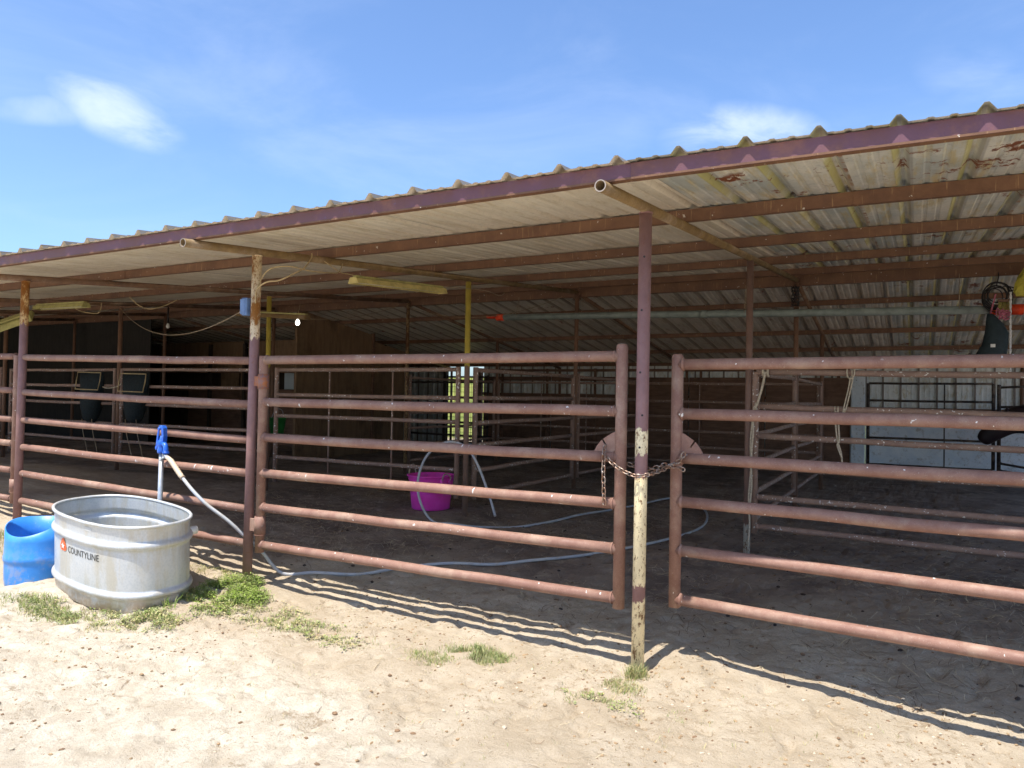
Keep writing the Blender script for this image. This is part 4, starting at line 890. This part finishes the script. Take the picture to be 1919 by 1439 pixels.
# ropes on the pen panel
def rope(label, strands, rad=.009, mat=M_ROPE):
    mb = MB()
    for s in strands: mb.tube(catmull(s, 6), rad, 7)
    return tag(mb.build('rope', mat), label, 'rope', 'ropes tied on the pen panel')
ring = lambda x_, y_, z_, R, n=12: [(x_, y_+R*math.cos(2*math.pi*k/n), z_+R*math.sin(2*math.pi*k/n)) for k in range(n+1)]
rope('thick pale rope knotted at the strapped post', [ring(.13, 3.05, 1.74, .038), ring(.17, 3.05, 1.74, .038), [(.15, 3.01, 1.74), (.13, 3.0, 1.62), (.10, 3.0, 1.50), (.08, 3.01, 1.44), (.055, 3.0, 1.41)], ring(.07, 3.05, 1.425, .036)], .011)
rope('long frayed strap hanging down the strapped post', [[(.055, 3.0, 1.41), (.045, 3.0, 1.3), (.03, 3.0, 1.1), (.035, 3.0, .85), (.02, 3.0, .6), (.03, 3.0, .35), (.02, 3.0, .15)], [(.045, 3.0, 1.38), (.055, 2.99, 1.2), (.04, 2.99, .95), (.045, 2.99, .7), (.03, 2.99, .5)]], .008, M_ROPE)
rope('looped pale cord hanging from the top rail', [ring(.87, 3.05, 1.73, .040), [(.86, 3.0, 1.70), (.84, 2.995, 1.58), (.81, 2.995, 1.44), (.80, 3.0, 1.38)], [(.88, 3.0, 1.70), (.86, 2.99, 1.58), (.83, 2.99, 1.44), (.81, 3.0, 1.38)], [(.835, 3.0, 1.78), (.83, 2.995, 1.73), (.845, 2.99, 1.685), (.875, 2.99, 1.685), (.89, 2.995, 1.73), (.885, 3.0, 1.78)]], .006)
rope('frayed pale strap tied on the second rail', [ring(.735, 3.05, 1.40, .036), ring(.76, 3.05, 1.40, .036), [(.74, 3.0, 1.40), (.745, 2.99, 1.28), (.76, 2.99, 1.15), (.79, 2.99, 1.04), (.80, 2.99, .95)], [(.76, 3.0, 1.38), (.77, 2.985, 1.25), (.775, 2.985, 1.14), (.76, 2.985, 1.10), (.80, 2.985, .99)]], .007)
# hay bags on the left pens
def haybag(x0, x1, zt_, zb_, label):
    o = empty('hay_bag', ((x0+x1)/2, 2.99, zb_), label, 'hay bag', 'hay bags on the left pens'); w = (x1-x0)/2; H = zt_-zb_
    vs = []; fs = []; lev = [(0, .25, .03), (.08, .42, .09), (.3, .62, .12), (.55, .80, .10), (.80, .98, .055), (1, 1, .03)]
    for (t, a, b) in lev:
        for k in range(20): q = 2*math.pi*k/20; g_ = 1+.05*math.sin(5*q+t*8); cx_ = abs(math.cos(q))**.6*(1 if math.cos(q) > 0 else -1); vs.append((w*a*cx_*g_, b*math.sin(q)*g_, H*t))
    for i in range(5):
        for k in range(20): fs.append((i*20+k, i*20+(k+1) % 20, (i+1)*20+(k+1) % 20, (i+1)*20+k))
    fs += [tuple(reversed(range(20))), tuple(range(100, 120))]
    MB().add(vs, fs, True).build('bag_body', M_NET, o)
    MB().tube([(-w, -.045, H), (w, -.045, H-.01), (w*1.02, -.06, H-.12), (w*.98, -.085, H-.27), (-w*.96, -.085, H-.26), (-w*1.02, -.06, H-.12)], .008, 7, closed=True).build('white_piping', M_WIRE, o)
    for s in (-.5, .35): MB().tube(catmull([(w*s, -.05, .05), (w*s+.05, -.06, -.15), (w*s+.12, -.05, -.35), (w*s+.16, -.04, -.5)], 4), .005, 6).build('loose_string', M_WIRED, o)
    return o
haybag(-10.0, -9.43, 1.74, .98, 'dark hay bag with white piping on the pen gate, left of the paired posts')
haybag(-8.97, -8.39, 1.72, 1.0, 'dark hay bag with white piping, right of the paired posts')
tag(MB().tube(catmull([(-9.43, 2.98, 1.52), (-9.3, 2.97, 1.50), (-9.1, 2.97, 1.52), (-8.97, 2.97, 1.57)], 5), .008, 7).build('rope', M_ROPE), 'pale rope stretched between the two hay bags', 'rope')

# ------------------------------------------------------------------ horse
def skin_obj(name, verts, edges, radii, mat, parent=None, loc=(0, 0, 0), sub=2, root=0):
    me = bpy.data.meshes.new(name); me.from_pydata([tuple(v_) for v_ in verts], edges, []); o = bpy.data.objects.new(name, me); COL.objects.link(o); o.location = loc
    if parent: o.parent = parent
    md = o.modifiers.new('skin', 'SKIN'); md.use_smooth_shade = True
    sv = me.skin_vertices[0].data
    for i, q in enumerate(radii): sv[i].radius = (q, q) if isinstance(q, (int, float)) else q
    sv[root].use_root = True
    s2 = o.modifiers.new('sub', 'SUBSURF'); s2.levels = sub; s2.render_levels = sub
    bpy.context.view_layer.update(); dg = bpy.context.evaluated_depsgraph_get(); nm = bpy.data.meshes.new_from_object(o.evaluated_get(dg)); o.modifiers.clear(); o.data = nm; nm.materials.clear(); nm.materials.append(mat)
    for p in nm.polygons: p.use_smooth = True
    return o
hg = GZ(3.6, 10.0)
hs = empty('horse', (3.62, 10.0, hg), 'dark bay horse with lowered head at the right edge, before the whitish wall', 'horse')
V_ = [(.35, 0, 1.18), (.0, 0, 1.14), (-.35, 0, 1.16), (-.62, 0, 1.22), (-.86, 0, 1.22), (-1.02, 0, 1.15), (-1.13, 0, 1.06), (-1.26, 0, .94), (-1.35, 0, .83), (.62, 0, 1.22), (.78, 0, 1.12)]
E_ = [(0, 1), (1, 2), (2, 3), (3, 4), (4, 5), (5, 6), (6, 7), (7, 8), (0, 9), (9, 10)]
Rr = [(.30, .33), (.31, .34), (.28, .33), (.18, .28), (.15, .24), (.14, .20), (.13, .185), (.095, .14), (.08, .11), (.27, .30), (.16, .20)]
def leg(pts, rad, start):
    s0 = len(V_); V_.extend(pts); Rr.extend(rad); E_.append((start, s0)); E_.extend([(s0+i, s0+i+1) for i in range(len(pts)-1)])
for sy, dx in ((-1, -.06), (1, .08)):
    leg([(-.42+dx*.3, .13*sy, .92), (-.42+dx, .14*sy, .62), (-.42+dx, .14*sy, .50), (-.42+dx, .14*sy, .28), (-.43+dx, .14*sy, .14), (-.47+dx, .14*sy, .05)], [.10, .062, .058, .036, .044, .046], 2)
    leg([(.66, .14*sy, .90), (.72+dx, .14*sy, .66), (.84+dx, .14*sy, .50), (.80+dx, .14*sy, .28), (.79+dx, .14*sy, .14), (.74+dx, .14*sy, .05)], [.15, .085, .058, .038, .044, .046], 9)
skin_obj('body', V_, E_, Rr, M_HORSE, hs)
mb = MB()
for sy in (-1, 1): mb.lathe([(0, .09), (.024, .05), (.03, .02), (.022, 0), (0, 0)], (-1.0, .055*sy, 1.31), 10)
mb.build('ears', M_HORSE, hs)
mb = MB(); q = random.Random(1)
for k in range(60): t = q.random(); bx = -.95+t*.5; bz = 1.36+.06*t; mb.tube([(bx, q.uniform(-.03, .03), bz), (bx-.02, -.10, bz-.08), (bx-.03+q.uniform(-.02, .02), -.14, bz-.2)], .006, 4)
mb.build('mane', M_HORSE, hs)
mb = MB()
for k in range(40): a, b_ = q.uniform(-.04, .04), q.uniform(-.04, .04); mb.tube([(.93, a*.5, 1.22), (1.03, a, 1.0), (1.02+b_, a, .55+q.uniform(-.06, .06))], .008, 4)
mb.build('tail', M_HORSE, hs)

# ------------------------------------------------------------------ plants, straw, stones
def mesh_from(name, V, F, mat, mi=None):
    me = bpy.data.meshes.new(name); me.from_pydata(V, [], F)
    for m_ in (mat if isinstance(mat, list) else [mat]): me.materials.append(m_)
    if mi is not None: me.polygons.foreach_set('material_index', mi)
    me.update(); o = bpy.data.objects.new(name, me); COL.objects.link(o); return o
def leafmat(name, a, b):
    m = MT(name, .6, 0, .3); m.col(m.mix(m.rng(m.noise(18, 4, .6, m.obj), .35, .65), a, b)); m.b.inputs['Subsurface Weight'].default_value = 0; return m.m
G1 = leafmat('grass_green', (.17, .22, .05), (.28, .33, .10)); G2 = leafmat('weed_green', (.16, .26, .03), (.30, .40, .07)); G3 = leafmat('grass_dry', (.40, .34, .15), (.52, .45, .24)); G4 = leafmat('grass_pale', (.24, .29, .11), (.36, .38, .18))
grn = random.Random(12)
GV, GF, GM = [], [], []
def blade(x, y, h, w, mi, lean):
    z = GZ(x, y)-.004; a = grn.uniform(0, 6.28); dx, dy = math.cos(a)*w/2, math.sin(a)*w/2; b = grn.uniform(0, 6.28); lx, ly = math.cos(b)*lean, math.sin(b)*lean; o = len(GV)
    GV.extend([(x-dx, y-dy, z), (x+dx, y+dy, z), (x+dx*.8+lx*.35*h, y+dy*.8+ly*.35*h, z+h*.55), (x-dx*.8+lx*.35*h, y-dy*.8+ly*.35*h, z+h*.55), (x+lx*h, y+ly*h, z+h*(1-.25*lean))])
    GF.extend([(o, o+1, o+2, o+3), (o+3, o+2, o+4)]); GM.extend([mi, mi])
def leafy(x, y, h, mi):
    z = GZ(x, y); n = grn.randint(4, 8)
    for k in range(n):
        a = grn.uniform(0, 6.28); l = grn.uniform(.007, .019); t = grn.uniform(.2, 1); px_, py_, pz = x+math.cos(a)*.012*t, y+math.sin(a)*.012*t, z+h*t; o = len(GV); up = grn.uniform(-.1, .7)
        d = Vector((math.cos(a), math.sin(a), up)).normalized()*l; s = Vector((-math.sin(a), math.cos(a), 0))*l*.32; p = Vector((px_, py_, pz))
        GV.extend([tuple(p), tuple(p+d*.5+s), tuple(p+d), tuple(p+d*.5-s)]); GF.append((o, o+1, o+2, o+3)); GM.append(mi)
def tuft(cx_, cy_, rx, ry, n, h, kinds, w=.004, leaf=0.0, lean=.8):
    for _ in range(n):
        a = grn.uniform(0, 6.28); q = math.sqrt(grn.random())*grn.uniform(.6, 1.1); x, y = cx_+math.cos(a)*rx*q, cy_+math.sin(a)*ry*q
        if fbm(np.array(x), np.array(y), 9, 2, 44) < -.12: continue
        hh_ = h*grn.uniform(.4, 1.1)*(1.15-q*.5); mi = grn.choice(kinds)
        if grn.random() < leaf: leafy(x, y, hh_*.8, mi)
        else: blade(x, y, hh_, w*grn.uniform(.6, 1.4), mi, grn.uniform(.1, lean))
# 0 green 1 weed 2 dry 3 pale
tuft(-2.90, -.28, .30, .22, 3200, .085, [1, 1, 0, 0, 3], .0035, .45)
tuft(-3.02, -.04, .15, .12, 700, .09, [1, 0, 0, 3], .0035, .4)
tuft(-2.90, -.55, .34, .20, 2200, .06, [1, 0, 2, 3], .003, .3)
tuft(-3.0, -.66, .16, .10, 420, .12, [1, 0, 0, 2], .004, .05, .9)
tuft(-2.98, -.92, .36, .16, 1800, .055, [0, 0, 2, 3], .003, .2)
tuft(-3.70, -1.12, .42, .16, 2200, .055, [0, 0, 2, 3], .003, .1)
tuft(-3.25, -1.16, .32, .11, 900, .04, [2, 2, 0, 3], .003, .05)
tuft(-4.1, -1.25, .3, .12, 350, .04, [2, 3, 0], .003)
tuft(-2.45, -.42, .46, .26, 1700, .045, [2, 3, 0, 2], .003, .12)
tuft(-2.0, -.47, .36, .18, 1100, .04, [0, 3, 2], .003, .12)
tuft(-1.68, -.55, .2, .12, 260, .035, [0, 3, 2], .003, .1)
tuft(-.90, -.25, .24, .13, 1900, .06, [3, 3, 3, 0, 2], .003, .0)
tuft(-1.10, -.44, .18, .11, 600, .04, [0, 3, 2], .003)
tuft(.01, -.09, .07, .08, 380, .09, [0, 3, 2, 2], .0035, .0)
tuft(.00, -.28, .14, .12, 600, .04, [0, 3, 2, 2], .003, .0)
tuft(-.04, -.50, .24, .11, 600, .032, [0, 3, 2], .003, .05)
tuft(.38, -.44, .14, .08, 180, .025, [0, 3, 2], .003, .05)
tuft(-3.45, .0, .35, .12, 500, .05, [2, 2, 0], .003, .05)
tuft(-5.5, -.45, .5, .4, 1200, .07, [2, 2, 3, 0], .004)
tuft(-5.0, -.1, .7, .2, 600, .05, [2, 0, 3], .004)
tuft(-3.05, -.12, .24, .14, 900, .08, [1, 0, 3, 2], .0035, .25)
tuft(-3.2, -1.0, .5, .2, 900, .05, [0, 2, 3, 2], .003, .1)
tuft(-1.4, -.4, 1.0, .3, 500, .03, [2, 3, 2], .003)
for _ in range(500): x, y = grn.uniform(-3.5, 1.5), grn.uniform(-1.6, .0); tuft(x, y, .03, .03, 3, .03, [2, 3, 2], .003)
o = mesh_from('grass', GV, GF, [G1, G2, G3, G4], GM); tag(o, 'tufts of green weeds and dry grass along the foot of the fence', 'grass', kind='stuff')
# pasture grass far behind is part of the ground; straw litter inside
SV, SF, SM = [], [], []
def straw(x, y, l, w, lift=.004):
    a = grn.uniform(0, 6.28); cv = grn.uniform(-.5, .5); o = len(SV); n = 4
    for k in range(n+1):
        t = k/n; b = a+cv*(t-.5); px_ = x+math.cos(b)*l*(t-.5); py_ = y+math.sin(b)*l*(t-.5); z = ghc(px_, py_)+lift+.006*math.sin(math.pi*t)*grn.random()
        SV.extend([(px_-math.sin(b)*w/2, py_+math.cos(b)*w/2, z), (px_+math.sin(b)*w/2, py_-math.cos(b)*w/2, z+w*.3)])
    for k in range(n): SF.append((o+2*k, o+2*k+1, o+2*k+3, o+2*k+2))
    SM.extend([grn.choice((0, 0, 1, 2))]*n)
def ghc(x, y): return float(gh(x, y))
STR = [leafmat('straw_grey', (.38, .33, .25), (.52, .45, .35)), leafmat('straw_tan', (.52, .42, .26), (.64, .54, .36)), leafmat('straw_brown', (.12, .08, .05), (.20, .13, .08))]
cnt = 0
while cnt < 11000:
    x = grn.uniform(-6, 2.6); y = grn.uniform(.5, 8) if grn.random() < .75 else grn.uniform(.3, 3.2)
    if fbm(np.array(x), np.array(y), 1.1, 3, 60) < grn.uniform(-.25, .12): continue
    straw(x, y, grn.uniform(.04, .17), grn.uniform(.0018, .0036)); cnt += 1
for _ in range(420): straw(grn.uniform(-3.5, 1.6), grn.uniform(-1.7, .3), grn.uniform(.02, .10), .002, .003)
o = mesh_from('straw', SV, SF, STR, SM); tag(o, 'loose straw and hay scattered over the pen floor', 'straw', kind='stuff')
# crumbs of manure and small stones
PV, PF, PM = [], [], []
bm = bmesh.new(); bmesh.ops.create_icosphere(bm, subdivisions=1, radius=1); iv = [v_.co.copy() for v_ in bm.verts]; if_ = [tuple(q.index for q in f.verts) for f in bm.faces]; bm.free()
def clod(x, y, s, mi, flatn=.6):
    z = ghc(x, y); o = len(PV); a = grn.uniform(0, 6.28); ca, sa = math.cos(a), math.sin(a); e = grn.uniform(.7, 1.6)
    for p in iv:
        k = s*grn.uniform(.72, 1.2); X_, Y_ = p.x*e*k, p.y*k; PV.append((x+X_*ca-Y_*sa, y+X_*sa+Y_*ca, z+p.z*k*flatn+s*flatn*.25))
    PF.extend([tuple(i+o for i in f) for f in if_]); PM.extend([mi]*len(if_))
cnt = 0
while cnt < 5200:
    x, y = grn.uniform(-4.6, 2), grn.uniform(-2.3, .5); d_ = fbm(np.array(x), np.array(y), 1.2, 3, 77)+.12*(x+1)/2+.04*(y+1)
    if d_ < grn.uniform(-.22, .30): continue
    clod(x, y, .0022+.009*grn.random()**4, grn.choice((0, 0, 0, 1, 2))); cnt += 1
for _ in range(900): clod(grn.uniform(-4, 2.2), grn.uniform(.2, 5), .004+.014*grn.random()**3, grn.choice((1, 1, 3)))
for (x, y, s) in ((-1.14, -.78, .022), (-.98, -.72, .014), (-1.0, -.50, .017), (-.55, -.95, .018), (-.25, -.70, .019), (-1.05, -1.32, .02), (-.70, -1.30, .018), (-.30, -1.02, .022), (-1.0, -.55, .013), (-.52, -.30, .014), (-.08, -.62, .015), (-.45, -1.45, .022), (.2, -.62, .014), (-2.2, -1.5, .02), (.6, -.35, .013)): clod(x, y, s*.7, grn.choice((0, 1, 2)), .7)
CL = [flat('clod_tan', (.30, .21, .12), .9, 0, .3, 30), flat('clod_brown', (.19, .12, .07), .9, 0, .3, 30), flat('stone_pale', (.48, .40, .30), .85, 0, .2, 30), flat('clod_dark', (.06, .042, .034), .95, 0, .3, 30)]
o = mesh_from('crumbs', PV, PF, CL, PM); tag(o, 'crumbs of dry manure and small stones over the yard', 'crumbs', kind='stuff')
# horse droppings lying behind the right gate
for k, (x, y) in enumerate(((1.25, 5.6), (1.6, 5.7), (2.9, 6.1))):
    PV, PF, PM = [], [], []
    for _ in range(7): clod(x+grn.uniform(-.06, .06), y+grn.uniform(-.05, .05), .03, 0, .9)
    tag(mesh_from('manure_pile', PV, PF, [CL[3]], PM), ['small dark manure pile nearest the strapped post', 'small dark manure pile in the middle of the right pen', 'dark manure pile at the right edge of the right pen'][k], 'manure pile')
